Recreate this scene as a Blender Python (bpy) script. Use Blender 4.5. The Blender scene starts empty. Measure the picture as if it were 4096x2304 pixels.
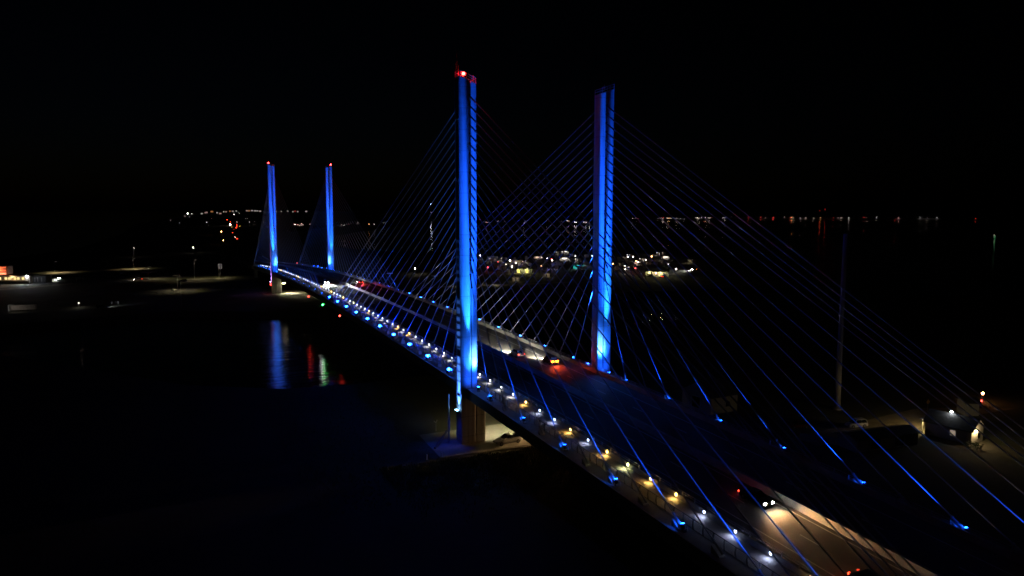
# Night view of a blue-lit cable-stayed bridge over an inlet (Blender 4.5)
FLOOD_L = 600.0; FL_P = 52000.0; FOOT_P = 16000.0; UP_P = 14000.0; TILT = 0.35; WALK_P = 110.0; HAZE = 0.0; HAZE_G = 0.9; WASH = 26.0
BEACON_P = 14.0; HEAD_P = 18000.0; BRAKE_P = 1100.0; UNDER_P = 4200.0; SODIUM_P = 42000.0
PORCH_P = 600.0; MONO_P = 26.0; LOT_P = 3600.0; REST_P = 4500.0; FAR_R = 1.0; TOWN_L = 0.6
WATER_R = 0.05; WATER_B = 0.15; SKY = 0.02; FAINT_FILL = 0.002; EXPO = 0.0; SPILL_P = 260.0
RV = [('d', 179.8, 459.2),('w', 200.4, 477.1),('d', 211.0, 501.8),('w', 213.0, 478.5),('d', 222.7, 477.8),('t', 205.0, 445.8),('t', 208.7, 444.1),('d', 196.6, 414.2),('d', 240.1, 488.5),('p', 211.5, 430.0),('d', 184.9, 385.9),('p', 249.6, 482.7),('w', 307.9, 545.8),('w', 319.8, 554.9),('w', 264.7, 457.2),('w', 270.2, 440.4),('b', 302.4, 506.6),('d', 226.3, 403.6),('v', 211.7, 376.3),('d', 262.2, 439.9),('d', 306.6, 487.8),('d', 225.2, 359.6),('d', 183.1, 420.4),('d', 254.4, 402.9),('d', 241.6, 447.9),('d', 165.8, 386.8),('d', 235.1, 365.7),('d', 203.4, 408.2),('d', 179.6, 391.0),('d', 275.3, 375.4),('d', 248.0, 345.0),('w', 264.5, 352.2),('w', 325.1, 416.9),('p', 289.7, 374.7),('p', 405.4, 494.1),('w', 362.0, 434.7),('w', 398.5, 490.7),('d', 309.3, 377.9),('d', 325.7, 409.6),('d', 309.9, 368.5),('w', 349.3, 473.4),('d', 301.9, 378.2),('t', 353.5, 383.4),('d', 268.6, 372.6),]
RVLAMP = [('w', 202.4, 511.8, 3),('r', 180.3, 421.6, 1),('r', 150.1, 372.9, 1),('w', 198.5, 436.4, 3),('w', 176.7, 396.9, 1.5),('w', 170.4, 372.7, 1.5),('w', 244.5, 464.3, 1.5),('w', 240.6, 447.1, 0.8),('r', 240.1, 437.8, 0.8),('w', 231.8, 421.2, 1.5),('o', 193.6, 368.1, 2),('w', 296.6, 460.8, 1.5),('w', 190.8, 408.6, 1.2),('w', 280.0, 464.2, 0.8),('w', 320.0, 435.6, 1.2),('w', 323.8, 432.3, 2),('o', 257.9, 365.8, 1.5),('w', 234.8, 313.9, 0.8),('o', 293.0, 383.3, 2.5),('w', 288.1, 373.8, 1.2),('w', 308.4, 391.2, 1.0),('r', 247.3, 319.2, 0.8),('o', 344.0, 431.2, 3),('w', 295.0, 341.8, 0.9),('w', 270.3, 300.1, 2),]
FARL = [('w', 150.0, 9396.5, 14.0, 3, 9531),('w', 179.4, 8850.5, 14.0, 1.3, 8986),('p', 32.1, 4946.1, 14.0, 1, 5079),('w', 42.0, 4364.7, 14.0, 0.7, 4498),('w', 38.4, 2243.5, 14.0, 1, 2378),('p', 101.3, 3192.7, 14.0, 0.4, 3329),('w', 775.9, 9909.7, 14.0, 1.3, 10077),('w', 252.0, 3341.3, 14.0, 0.6, 3488),('w', 238.7, 3142.4, 14.0, 0.5, 3289),('w', 153.8, 2185.6, 14.0, 0.6, 2329),('p', 179.2, 1935.4, 14.0, 0.7, 2082),('p', 198.3, 2230.1, 14.0, 0.8, 2377),('p', 202.4, 2228.5, 14.0, 0.8, 2376),('w', 371.8, 3193.0, 14.0, 0.7, 3354),('w', 121.9, 2235.1, 14.0, 0.8, 2375),('p', 225.4, 1778.2, 14.0, 1.5, 1933),('p', 219.3, 1713.8, 14.0, 0.7, 1868),('w', -59.3, 2797.8, 14.0, 0.4, 2930),('w', -37.9, 2180.3, 14.0, 0.5, 2313),('w', 184.2, 2342.0, 14.0, 0.4, 2487),('w', 105.0, 2264.8, 6.0, 5, 2403),('w', 357.0, 5527.8, 6.0, 4, 5676),('w', 598.9, 8510.2, 6.0, 1.5, 8668),('w', 215.2, 4150.2, 6.0, 1.6, 4292),('w', 246.2, 4416.7, 6.0, 2, 4560),('r', 197.0, 3716.2, 6.0, 1.8, 3858),('r', 165.6, 3085.5, 6.0, 1.5, 3226),('r', 134.6, 2394.8, 6.0, 1.6, 2535),('r', 114.2, 2143.0, 6.0, 2, 2283),('r', 96.1, 1937.3, 6.0, 2.4, 2076),('r', 72.4, 1706.3, 6.0, 1, 1844),('r', 50.7, 1461.3, 6.0, 1.2, 1598),('y', 82.8, 1904.8, 6.0, 1, 2043),('y', 107.8, 1972.0, 6.0, 1, 2112),('r', 31.8, 1118.8, 6.0, 2.2, 1255),('w', 29.5, 1128.4, 6.0, 1, 1264),]
ORANGE = [('o', 25.5, 1395.0, 8.0, 3, 1530),('o', -0.2, 943.2, 8.0, 2, 1078),('w', -44.0, 745.5, 8.0, 1.5, 878),]
TOWN = [('w', 285.7, 8860.7, 16.5, 2, 9000),('p', 322.7, 8859.2, 27.7, 1.5, 9000),('p', 338.1, 8858.5, 31.0, 1.5, 9000),('o', 391.7, 8855.9, 40.9, 2.5, 9000),('w', 445.3, 8853.0, 27.7, 1.5, 9000),('p', 485.0, 8850.7, 17.8, 0.8, 9000),('p', 472.6, 8851.4, 17.1, 0.7, 9000),('w', 516.8, 8848.7, 39.0, 0.8, 9000),('p', 541.6, 8847.0, 39.0, 1.2, 9000),('o', 583.5, 8844.1, 46.4, 1, 9000),('w', 613.4, 8841.8, 44.4, 1.8, 9000),('w', 651.0, 8838.9, 47.8, 1.5, 9000),('p', 767.5, 8828.8, 51.2, 2, 9000),('o', 790.9, 8826.6, 51.3, 1.5, 9000),('w', 821.3, 8823.6, 53.3, 2, 9000),('w', 856.2, 8820.1, 51.3, 2.4, 9000),('w', 881.5, 8817.4, 49.4, 1, 9000),('w', 910.1, 8814.4, 46.7, 2, 9000),('w', 1089.6, 8792.9, 43.5, 0.5, 9000),('w', 1141.2, 8786.1, 43.5, 1, 9000),('w', 1215.8, 8775.6, 47.0, 0.8, 9000),('r', 1297.2, 8763.5, 47.1, 1, 9000),('w', 1326.4, 8759.0, 41.6, 0.7, 9000),('w', 1274.1, 8767.0, 40.2, 0.7, 9000),('w', 1422.3, 8743.4, 43.9, 2, 9000),]
SHORE = [('p', 274.5, 2112.3, 8.0, 2.2, 2271),('r', 266.8, 2018.0, 8.0, 1, 2176),('p', 313.1, 2236.5, 8.0, 1.4, 2399),('p', 289.1, 2056.6, 8.0, 1.4, 2218),('p', 263.2, 1929.5, 8.0, 1, 2088),('p', 259.2, 1931.2, 8.0, 0.8, 2089),('p', 320.0, 2124.7, 8.0, 1.5, 2290),('w', 311.9, 2047.2, 8.0, 1, 2212),('w', 325.1, 2071.5, 8.0, 1.6, 2239),('p', 351.6, 2165.2, 8.0, 1.2, 2336),('w', 343.0, 2094.6, 8.0, 0.8, 2265),('w', 350.7, 2061.0, 8.0, 1.6, 2233),('w', 382.3, 1999.0, 8.0, 1, 2178),('w', 386.1, 1997.4, 8.0, 1, 2178),('w', 373.5, 1892.6, 8.0, 1.4, 2073),('r', 411.9, 2006.3, 8.0, 0.9, 2192),('w', 510.0, 2314.8, 8.0, 0.8, 2515),('o', 489.9, 2076.6, 8.0, 1.6, 2278),('p', 494.8, 2053.4, 8.0, 1, 2257),('w', 495.6, 2042.7, 8.0, 0.8, 2247),('w', 580.5, 2248.3, 8.0, 0.5, 2467),('w', 587.3, 2245.6, 8.0, 0.5, 2467),('r', 1297.5, 3123.0, 6.0, 0.8, 3530),('p', 1126.7, 2673.2, 6.0, 1.2, 3049),('p', 1019.4, 2401.1, 6.0, 1.2, 2757),('p', 1024.8, 2399.0, 6.0, 1, 2757),('r', 884.1, 2081.6, 6.0, 0.8, 2410),('w', 1182.2, 2676.6, 6.0, 0.7, 3075),('w', 1180.3, 2652.4, 6.0, 0.6, 3052),('p', 1124.5, 2464.8, 6.0, 1, 2858),('w', 1153.5, 2347.9, 6.0, 1.2, 2765),('w', 998.6, 2035.1, 6.0, 1.2, 2416),('r', 1357.5, 2534.3, 6.0, 1, 3024),('w', 1383.3, 2598.6, 6.0, 0.8, 3093),('w', 1430.5, 2555.1, 6.0, 0.8, 3077),('w', 1513.3, 2652.7, 6.0, 1.8, 3203),('o', 1520.3, 2650.0, 6.0, 1.8, 3204),('w', 1374.0, 2344.7, 6.0, 2, 2866),('w', 1339.1, 2274.3, 6.0, 2, 2788),('w', 1415.6, 2394.7, 6.0, 1, 2930),('r', 1327.9, 2218.5, 6.0, 1, 2734),('w', 1386.2, 2297.2, 6.0, 1.8, 2832),('w', 1374.4, 2260.3, 6.0, 1.6, 2794),('w', 1326.2, 2161.3, 6.0, 1.4, 2684),('r', 2626.6, 3758.5, 8.0, 1, 4733),('w', 2254.4, 3228.3, 8.0, 1, 4085),('w', 2401.5, 3408.2, 8.0, 0.8, 4317),('r', 2238.1, 3147.7, 8.0, 0.8, 4010),('r', 2679.7, 3740.2, 8.0, 1, 4748),('r', 2958.5, 3950.7, 7.0, 1.2, 5083),('w', 2479.1, 3296.5, 7.0, 0.8, 4272),('w', 2609.6, 3443.2, 7.0, 0.9, 4467),('w', 2370.6, 3115.6, 7.0, 1.2, 4062),('r', 2887.4, 3787.4, 7.0, 1.2, 4909),('p', 2354.3, 3080.1, 7.0, 1, 4023),('w', 2645.7, 3430.4, 7.0, 1, 4479),('o', 2596.3, 3349.2, 7.0, 1.5, 4384),('w', 2667.0, 3422.9, 7.0, 0.8, 4486),('p', 2414.8, 3058.0, 7.0, 1.2, 4043),('w', 2641.4, 3333.2, 7.0, 0.9, 4399),('w', 2546.2, 3181.5, 7.0, 0.9, 4221),('w', 2484.2, 3074.2, 7.0, 1, 4098),('w', 2985.3, 3578.3, 7.0, 1, 4806),('w', 2995.0, 3575.0, 7.0, 1.4, 4809),('w', 2670.3, 3181.9, 7.0, 1.3, 4299),('w', 2833.6, 3363.9, 7.0, 0.9, 4544),('w', 3133.1, 3703.1, 7.0, 0.9, 4996),('r', 3271.5, 3844.7, 7.0, 0.8, 5193),('w', 3081.8, 3602.1, 7.0, 1.2, 4886),('p', 2744.1, 3201.5, 7.0, 1.2, 4362),('w', 2986.5, 3467.2, 7.0, 1.3, 4721),('w', 2896.6, 3341.6, 7.0, 1.2, 4567),('r', 3324.1, 3826.9, 7.0, 0.6, 5214),('p', 2965.3, 3317.2, 7.0, 1.1, 4594),('w', 3274.8, 3654.4, 7.0, 0.8, 5051),('w', 3091.0, 3430.6, 7.0, 1, 4762),('w', 3453.7, 3783.0, 7.0, 0.5, 5266),('r', 3528.6, 3692.7, 7.0, 1.2, 5251),('w', 3687.6, 3838.7, 7.0, 0.6, 5466),('r', 3521.6, 3569.7, 7.0, 1.4, 5157),('w', 3550.9, 3559.6, 7.0, 0.5, 5170),('r', 3604.0, 3541.4, 7.0, 1.3, 5194),('w', 3674.8, 3517.1, 7.0, 0.5, 5228),('r', 3582.3, 3370.8, 7.0, 1.2, 5059),('o', 3727.7, 3498.9, 7.0, 1.5, 5253),('w', 3513.6, 3282.6, 7.0, 0.8, 4949),('w', 3476.5, 3188.2, 7.0, 0.5, 4857),('w', 3725.4, 3379.3, 7.0, 0.6, 5169),('w', 3511.9, 3123.7, 7.0, 0.6, 4839),('w', 3395.6, 3113.1, 8.0, 0.6, 4747),('w', 3616.8, 3278.0, 8.0, 0.7, 5021),('w', 3471.1, 3086.4, 8.0, 0.7, 4784),('o', 3761.9, 3292.5, 8.0, 1.2, 5138),('r', 3845.9, 3263.5, 8.0, 0.9, 5182),('w', 3770.7, 3161.5, 8.0, 0.8, 5058),('w', 3738.6, 3111.0, 8.0, 0.8, 5001),('w', 3787.9, 3093.8, 8.0, 1, 5028),('r', 4164.0, 3289.6, 8.0, 0.6, 5443),('w', 4184.6, 3282.5, 8.0, 0.4, 5454),('w', 4249.5, 3260.3, 8.0, 0.8, 5491),('r', 3918.9, 2870.9, 8.0, 0.9, 4992),('w', 3939.5, 2863.6, 8.0, 0.8, 5004),('w', 4294.5, 2979.0, 8.0, 0.8, 5359),('w', 4337.4, 2964.1, 8.0, 1, 5385),('w', 4468.4, 2982.8, 8.0, 1, 5503),('r', 4085.7, 2491.1, 8.0, 0.8, 4913),]
REDS = [('r', 5922.6, 5169.5, 64.9, 0.9, 8000),('r', 5890.2, 5205.9, 52.6, 0.7, 8000),]
BUOY = [('w', 1405.1, 758.8, 2.0, 0.9, 1722),('g', 1305.3, 697.5, 2.0, 0.7, 1605),]
import bpy, math, random, re
from mathutils import Vector, Matrix
from mathutils.geometry import tessellate_polygon
random.seed(7)
scene = bpy.context.scene
COL = scene.collection
R = math.radians
PI = math.pi

# ------------------------------------------------------------------ materials
MATS = {}
def nt_clear(name):
    m = bpy.data.materials.new(name); m.use_nodes = True
    nt = m.node_tree; nt.nodes.clear()
    out = nt.nodes.new('ShaderNodeOutputMaterial')
    return m, nt, out
def mat(name, col, rough=0.7, var=0.25, scale=0.6, metal=0.0, bump=0.0, bscale=6.0, spec=0.4, stretch=(1, 1, 1), col2=None):
    if name in MATS: return MATS[name]
    m, nt, out = nt_clear(name)
    b = nt.nodes.new('ShaderNodeBsdfPrincipled')
    tc = nt.nodes.new('ShaderNodeTexCoord'); mp = nt.nodes.new('ShaderNodeMapping')
    mp.inputs['Scale'].default_value = stretch
    nt.links.new(tc.outputs['Object'], mp.inputs['Vector'])
    n = nt.nodes.new('ShaderNodeTexNoise'); n.inputs['Scale'].default_value = scale
    n.inputs['Detail'].default_value = 5; n.inputs['Roughness'].default_value = 0.62
    nt.links.new(mp.outputs['Vector'], n.inputs['Vector'])
    r = nt.nodes.new('ShaderNodeValToRGB')
    c2 = col2 or tuple(c * (1 + var) for c in col); c1 = tuple(c * (1 - var) for c in col)
    r.color_ramp.elements[0].position = 0.32; r.color_ramp.elements[1].position = 0.68
    r.color_ramp.elements[0].color = (*c1, 1); r.color_ramp.elements[1].color = (*c2, 1)
    nt.links.new(n.outputs['Fac'], r.inputs['Fac'])
    nt.links.new(r.outputs['Color'], b.inputs['Base Color'])
    b.inputs['Roughness'].default_value = rough; b.inputs['Metallic'].default_value = metal
    b.inputs['Specular IOR Level'].default_value = spec
    if bump:
        n2 = nt.nodes.new('ShaderNodeTexNoise'); n2.inputs['Scale'].default_value = bscale; n2.inputs['Detail'].default_value = 4
        nt.links.new(tc.outputs['Object'], n2.inputs['Vector'])
        bp = nt.nodes.new('ShaderNodeBump'); bp.inputs['Strength'].default_value = bump; bp.inputs['Distance'].default_value = 0.1
        nt.links.new(n2.outputs['Fac'], bp.inputs['Height']); nt.links.new(bp.outputs['Normal'], b.inputs['Normal'])
    nt.links.new(b.outputs['BSDF'], out.inputs['Surface'])
    MATS[name] = m
    return m
def emit(name, col, strength):
    if name in MATS: return MATS[name]
    m, nt, out = nt_clear(name)
    e = nt.nodes.new('ShaderNodeEmission'); e.inputs['Color'].default_value = (*col, 1); e.inputs['Strength'].default_value = strength
    nt.links.new(e.outputs[0], out.inputs['Surface'])
    MATS[name] = m
    return m

CONC = mat('pylon_concrete', (0.42, 0.42, 0.41), 0.8, 0.10, 0.35, bump=0.25, bscale=1.2, stretch=(1, 1, 0.25))
CONC2 = mat('deck_concrete', (0.30, 0.295, 0.28), 0.85, 0.16, 0.5, bump=0.2)
BARR = mat('barrier_concrete', (0.42, 0.41, 0.38), 0.8, 0.14, 0.7, bump=0.2)
ROAD = mat('deck_road', (0.13, 0.128, 0.12), 0.75, 0.22, 0.22, bump=0.15, bscale=20, stretch=(1, 0.15, 1))
WALK = mat('walkway_concrete', (0.26, 0.25, 0.235), 0.8, 0.15, 0.8, bump=0.2, bscale=14)
LINE = mat('road_paint', (0.75, 0.75, 0.72), 0.6, 0.08, 3)
STEEL = mat('galvanised_steel', (0.36, 0.37, 0.38), 0.45, 0.15, 2, metal=0.6)
DARKST = mat('dark_steel', (0.05, 0.052, 0.055), 0.5, 0.2, 2, metal=0.4)
STAYM = mat('stay_sheath', (0.40, 0.42, 0.46), 0.5, 0.05, 3)
BLACK = mat('black_tube', (0.018, 0.018, 0.02), 0.6, 0.1, 2)
BOXM = mat('anchor_cover_paint', (0.5, 0.52, 0.55), 0.6, 0.08, 2)
WHITE = mat('white_paint', (0.72, 0.72, 0.70), 0.35, 0.05, 2)
GREYP = mat('grey_paint', (0.22, 0.22, 0.23), 0.4, 0.08, 2)
DARKP = mat('dark_car_paint', (0.025, 0.025, 0.03), 0.3, 0.1, 2)
GLASS = mat('dark_glass', (0.012, 0.014, 0.017), 0.08, 0.1, 2, spec=0.9)
RUBBER = mat('tyre_rubber', (0.02, 0.02, 0.02), 0.85, 0.1, 4)
RIM = mat('alloy_rim', (0.5, 0.5, 0.5), 0.35, 0.05, 4, metal=0.7)
SAND = mat('sand_soil', (0.12, 0.105, 0.08), 0.95, 0.5, 0.06, bump=0.4, bscale=0.8, col2=(0.10, 0.11, 0.06))
LOT = mat('parking_asphalt', (0.075, 0.073, 0.068), 0.9, 0.25, 0.15, bump=0.2)
PATH = mat('tan_gravel', (0.24, 0.205, 0.15), 0.95, 0.22, 0.4, bump=0.3)
PADM = mat('pad_concrete', (0.30, 0.28, 0.22), 0.9, 0.2, 0.45, bump=0.25)
ROOFM = mat('roof_shingle', (0.06, 0.057, 0.055), 0.9, 0.3, 1.2, bump=0.3)
SIDING = mat('house_siding', (0.33, 0.32, 0.29), 0.8, 0.08, 1.0)
GREENLEAF = mat('leaf_green', (0.055, 0.085, 0.03), 0.8, 0.35, 2.5)
BARK = mat('tree_bark', (0.06, 0.045, 0.03), 0.95, 0.2, 3)
GRASSM = mat('grass_blades', (0.09, 0.10, 0.045), 0.9, 0.35, 0.8)
ROCKM = mat('shore_rock', (0.13, 0.125, 0.12), 0.95, 0.3, 0.6, bump=0.5)
SKIN = mat('skin', (0.42, 0.27, 0.2), 0.6, 0.05, 3)
CLOTHW = mat('pale_cloth', (0.6, 0.58, 0.56), 0.9, 0.05, 3)
CLOTHD = mat('dark_cloth', (0.05, 0.04, 0.05), 0.9, 0.05, 3)
YELLOWS = mat('sign_yellow', (0.6, 0.33, 0.02), 0.6, 0.05, 3)
TEALM = mat('teal_canvas', (0.02, 0.35, 0.32), 0.8, 0.08, 1)

E_FLOOD = emit('flood_lens_blue', (0.0014, 0.026, 1.0), FLOOD_L)
E_FLOODFAR = emit('flood_lens_blue_far', (0.012, 0.08, 1.0), 170)
E_FLOODDIM = emit('flood_lens_blue_small', (0.006, 0.09, 1.0), 70)
E_PURP = emit('flood_lens_pink', (0.85, 0.5, 1.0), 40)
E_RED = emit('red_beacon', (1.0, 0.009, 0.007), 150)
E_REDS = emit('red_light', (1.0, 0.04, 0.03), 22)
E_GRN = emit('green_light', (0.04, 1.0, 0.12), 40)
E_TAIL = emit('tail_light', (1.0, 0.045, 0.015), 16)
E_BRAKE = emit('brake_light', (1.0, 0.16, 0.01), 40)
E_HEAD = emit('head_light', (1.0, 0.93, 0.78), 140)
E_WW = emit('walk_lamp_white', (0.86, 0.88, 1.0), 9)
E_WC = emit('walk_lamp_cool', (0.5, 0.6, 1.0), 12)
E_WA = emit('walk_lamp_amber', (1.0, 0.56, 0.13), 16)
E_WY = emit('walk_lamp_yellow', (0.92, 0.95, 0.42), 13)
E_YEL = emit('yellow_lamp', (1.0, 0.85, 0.45), 7)
E_WIN = emit('lit_window', (1.0, 0.74, 0.30), 1.2)
E_FLW = emit('white_flood', (0.85, 0.92, 1.0), 60)
E_DIM = emit('faint_lit_window', (1.0, 0.8, 0.6), 0.25)
EC = {'w': (1.0, 0.86, 0.72), 'p': (1.0, 0.62, 0.5), 'r': (1.0, 0.06, 0.05), 'o': (1.0, 0.42, 0.14), 'y': (1.0, 0.75, 0.1),
      'g': (0.1, 1.0, 0.3), 'b': (0.1, 0.16, 1.0), 'v': (0.55, 0.42, 1.0), 't': (0.8, 0.65, 0.4), 'c': (0.9, 0.94, 1.0)}
def ecol(k, s): return emit('lamp_glow_%s_%d' % (k, int(s * 10)), EC[k], s)

def pour_joints(m, pitch=4.0):
    nt = m.node_tree; b = next(n for n in nt.nodes if n.type == 'BSDF_PRINCIPLED'); src = b.inputs['Base Color'].links[0].from_socket
    tc = nt.nodes.new('ShaderNodeTexCoord'); sp = nt.nodes.new('ShaderNodeSeparateXYZ'); nt.links.new(tc.outputs['Object'], sp.inputs[0])
    d = nt.nodes.new('ShaderNodeMath'); d.operation = 'DIVIDE'; d.inputs[1].default_value = pitch; nt.links.new(sp.outputs['Z'], d.inputs[0])
    f = nt.nodes.new('ShaderNodeMath'); f.operation = 'FRACT'; nt.links.new(d.outputs[0], f.inputs[0])
    l = nt.nodes.new('ShaderNodeMath'); l.operation = 'LESS_THAN'; l.inputs[1].default_value = 0.03; nt.links.new(f.outputs[0], l.inputs[0])
    n = nt.nodes.new('ShaderNodeTexNoise'); n.inputs['Scale'].default_value = 1.6; n.inputs['Detail'].default_value = 6
    mp = nt.nodes.new('ShaderNodeMapping'); mp.inputs['Scale'].default_value = (1, 1, .06); nt.links.new(tc.outputs['Object'], mp.inputs[0]); nt.links.new(mp.outputs[0], n.inputs['Vector'])
    r = nt.nodes.new('ShaderNodeMapRange'); r.inputs['From Min'].default_value = .35; r.inputs['From Max'].default_value = .65; r.inputs['To Min'].default_value = .74; r.inputs['To Max'].default_value = 1.08
    nt.links.new(n.outputs['Fac'], r.inputs['Value'])
    s = nt.nodes.new('ShaderNodeMath'); s.operation = 'MULTIPLY_ADD'; s.inputs[1].default_value = -.3; nt.links.new(l.outputs[0], s.inputs[0]); nt.links.new(r.outputs[0], s.inputs[2])
    mx = nt.nodes.new('ShaderNodeVectorMath'); mx.operation = 'SCALE'; nt.links.new(src, mx.inputs[0]); nt.links.new(s.outputs[0], mx.inputs['Scale'])
    nt.links.new(mx.outputs[0], b.inputs['Base Color'])
pour_joints(CONC)

# ------------------------------------------------------------------ mesh helpers
class MB:
    def __init__(s): s.v = []; s.f = []
    def add(s, vs, fs):
        b = len(s.v); s.v += [tuple(v) for v in vs]; s.f += [tuple(b + i for i in f) for f in fs]; return s
    def box(s, c, d, rz=0, rx=0, ry=0):
        M = Matrix.Rotation(rz, 3, 'Z') @ Matrix.Rotation(ry, 3, 'Y') @ Matrix.Rotation(rx, 3, 'X')
        vs = [Vector(c) + M @ Vector((x * d[0] / 2, y * d[1] / 2, z * d[2] / 2)) for z in (-1, 1) for y in (-1, 1) for x in (-1, 1)]
        return s.add(vs, [(0, 2, 3, 1), (4, 5, 7, 6), (0, 1, 5, 4), (2, 6, 7, 3), (0, 4, 6, 2), (1, 3, 7, 5)])
    def cyl(s, a, b, r0, r1=None, n=8, cap=True):
        a = Vector(a); b = Vector(b); r1 = r0 if r1 is None else r1
        d = (b - a).normalized(); u = d.orthogonal().normalized(); w = d.cross(u)
        vs = []
        for p, r in ((a, r0), (b, r1)):
            for i in range(n):
                t = 2 * PI * i / n; vs.append(p + (u * math.cos(t) + w * math.sin(t)) * r)
        fs = [(i, (i + 1) % n, n + (i + 1) % n, n + i) for i in range(n)]
        if cap: fs += [tuple(range(n - 1, -1, -1)), tuple(range(n, 2 * n))]
        return s.add(vs, fs)
    def prism(s, poly, z0, z1):
        n = len(poly); g = (lambda z, p: z(p) if callable(z) else z)
        vs = [(p[0], p[1], g(z0, p)) for p in poly] + [(p[0], p[1], g(z1, p)) for p in poly]
        fs = [(i, (i + 1) % n, n + (i + 1) % n, n + i) for i in range(n)]
        tri = tessellate_polygon([[Vector((p[0], p[1], 0)) for p in poly]])
        fs += [(t[2], t[1], t[0]) for t in tri] + [(n + t[0], n + t[1], n + t[2]) for t in tri]
        return s.add(vs, fs)
    def sheet(s, poly, z):
        tri = tessellate_polygon([[Vector((p[0], p[1], 0)) for p in poly]])
        return s.add([(p[0], p[1], z) for p in poly], [tuple(t) for t in tri])
    def ball(s, c, r, n=8, m=6, sq=(1, 1, 1)):
        vs = [(c[0], c[1], c[2] + r * sq[2])]
        for j in range(1, m):
            ph = PI * j / m
            for i in range(n):
                t = 2 * PI * i / n
                vs.append((c[0] + r * sq[0] * math.sin(ph) * math.cos(t), c[1] + r * sq[1] * math.sin(ph) * math.sin(t), c[2] + r * sq[2] * math.cos(ph)))
        vs.append((c[0], c[1], c[2] - r * sq[2])); L = len(vs) - 1
        fs = [(0, 1 + i, 1 + (i + 1) % n) for i in range(n)]
        for j in range(m - 2):
            o = 1 + j * n
            fs += [(o + i, o + n + i, o + n + (i + 1) % n, o + (i + 1) % n) for i in range(n)]
        o = 1 + (m - 2) * n
        fs += [(o + i, L, o + (i + 1) % n) for i in range(n)]
        return s.add(vs, fs)
    def loft(s, secs):   # secs: lists of equal length rings
        n = len(secs[0]); vs = [p for q in secs for p in q]; fs = []
        for k in range(len(secs) - 1):
            fs += [(k * n + i, k * n + (i + 1) % n, (k + 1) * n + (i + 1) % n, (k + 1) * n + i) for i in range(n)]
        fs += [tuple(range(n - 1, -1, -1)), tuple((len(secs) - 1) * n + i for i in range(n))]
        return s.add(vs, fs)
    def build(s, name, m, parent=None, loc=(0, 0, 0), smooth=False, **props):
        me = bpy.data.meshes.new(name); me.from_pydata(s.v, [], s.f); me.materials.append(m)
        import bmesh
        bm = bmesh.new(); bm.from_mesh(me); bmesh.ops.recalc_face_normals(bm, faces=bm.faces); bm.to_mesh(me); bm.free()
        if smooth: me.polygons.foreach_set('use_smooth', [True] * len(me.polygons))
        o = bpy.data.objects.new(name, me); COL.objects.link(o); o.location = loc
        if parent: o.parent = parent
        for k, v in props.items(): o[k] = v
        return o
def empty(name, loc, label, cat, group=None, rz=0):
    o = bpy.data.objects.new(name, None); COL.objects.link(o); o.location = loc; o.rotation_euler.z = rz; o.empty_display_size = 0.2
    o['label'] = label; o['category'] = cat
    if group: o['group'] = group
    return o
def tag(o, label, cat, group=None):
    o['label'] = label; o['category'] = cat
    if group: o['group'] = group
    return o
def structure(o): o['kind'] = 'structure'; return o
KIDS = {}
def kids(o): return [c for c in bpy.data.objects if c.parent == o] if o not in KIDS else KIDS[o]
def copy_tree(o, parent=None, loc=None, rz=None, label=None):
    c = o.copy(); COL.objects.link(c); c.parent = parent
    if parent is None:
        if loc is not None: c.location = loc
        if rz is not None: c.rotation_euler.z = rz
        if label: c['label'] = label
    for ch in o.children: copy_tree(ch, c)
    return c
LD = {}
def light_data(kind, name, col, power, size=0.15, cone=40, blend=0.5):
    key = (kind, name, col, power, size, cone, blend)
    if key in LD: return LD[key]
    d = bpy.data.lights.new(name, kind); d.color = col; d.energy = power; d.shadow_soft_size = size
    if kind == 'SPOT': d.spot_size = R(cone); d.spot_blend = blend
    LD[key] = d; return d
def light(d, loc, aim=None, parent=None, name='lamp_light'):
    o = bpy.data.objects.new(name, d); COL.objects.link(o)
    o.location = loc
    if aim is not None: o.rotation_euler = (Vector(aim) - Vector(loc)).to_track_quat('-Z', 'Y').to_euler()
    if parent: o.parent = parent
    return o
ONES = ['', 'first', 'second', 'third', 'fourth', 'fifth', 'sixth', 'seventh', 'eighth', 'ninth', 'tenth', 'eleventh', 'twelfth', 'thirteenth',
        'fourteenth', 'fifteenth', 'sixteenth', 'seventeenth', 'eighteenth', 'nineteenth']
TENS = {2: ('twentieth', 'twenty'), 3: ('thirtieth', 'thirty'), 4: ('fortieth', 'forty'), 5: ('fiftieth', 'fifty'), 6: ('sixtieth', 'sixty'),
        7: ('seventieth', 'seventy'), 8: ('eightieth', 'eighty'), 9: ('ninetieth', 'ninety')}
def ordn(n):
    if n < 20: return ONES[n]
    if n >= 100: return 'hundred and ' + (ordn(n - 100) if n > 100 else 'zeroth')
    t, u = divmod(n, 10)
    return TENS[t][0] if u == 0 else TENS[t][1] + '-' + ONES[u]

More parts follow.
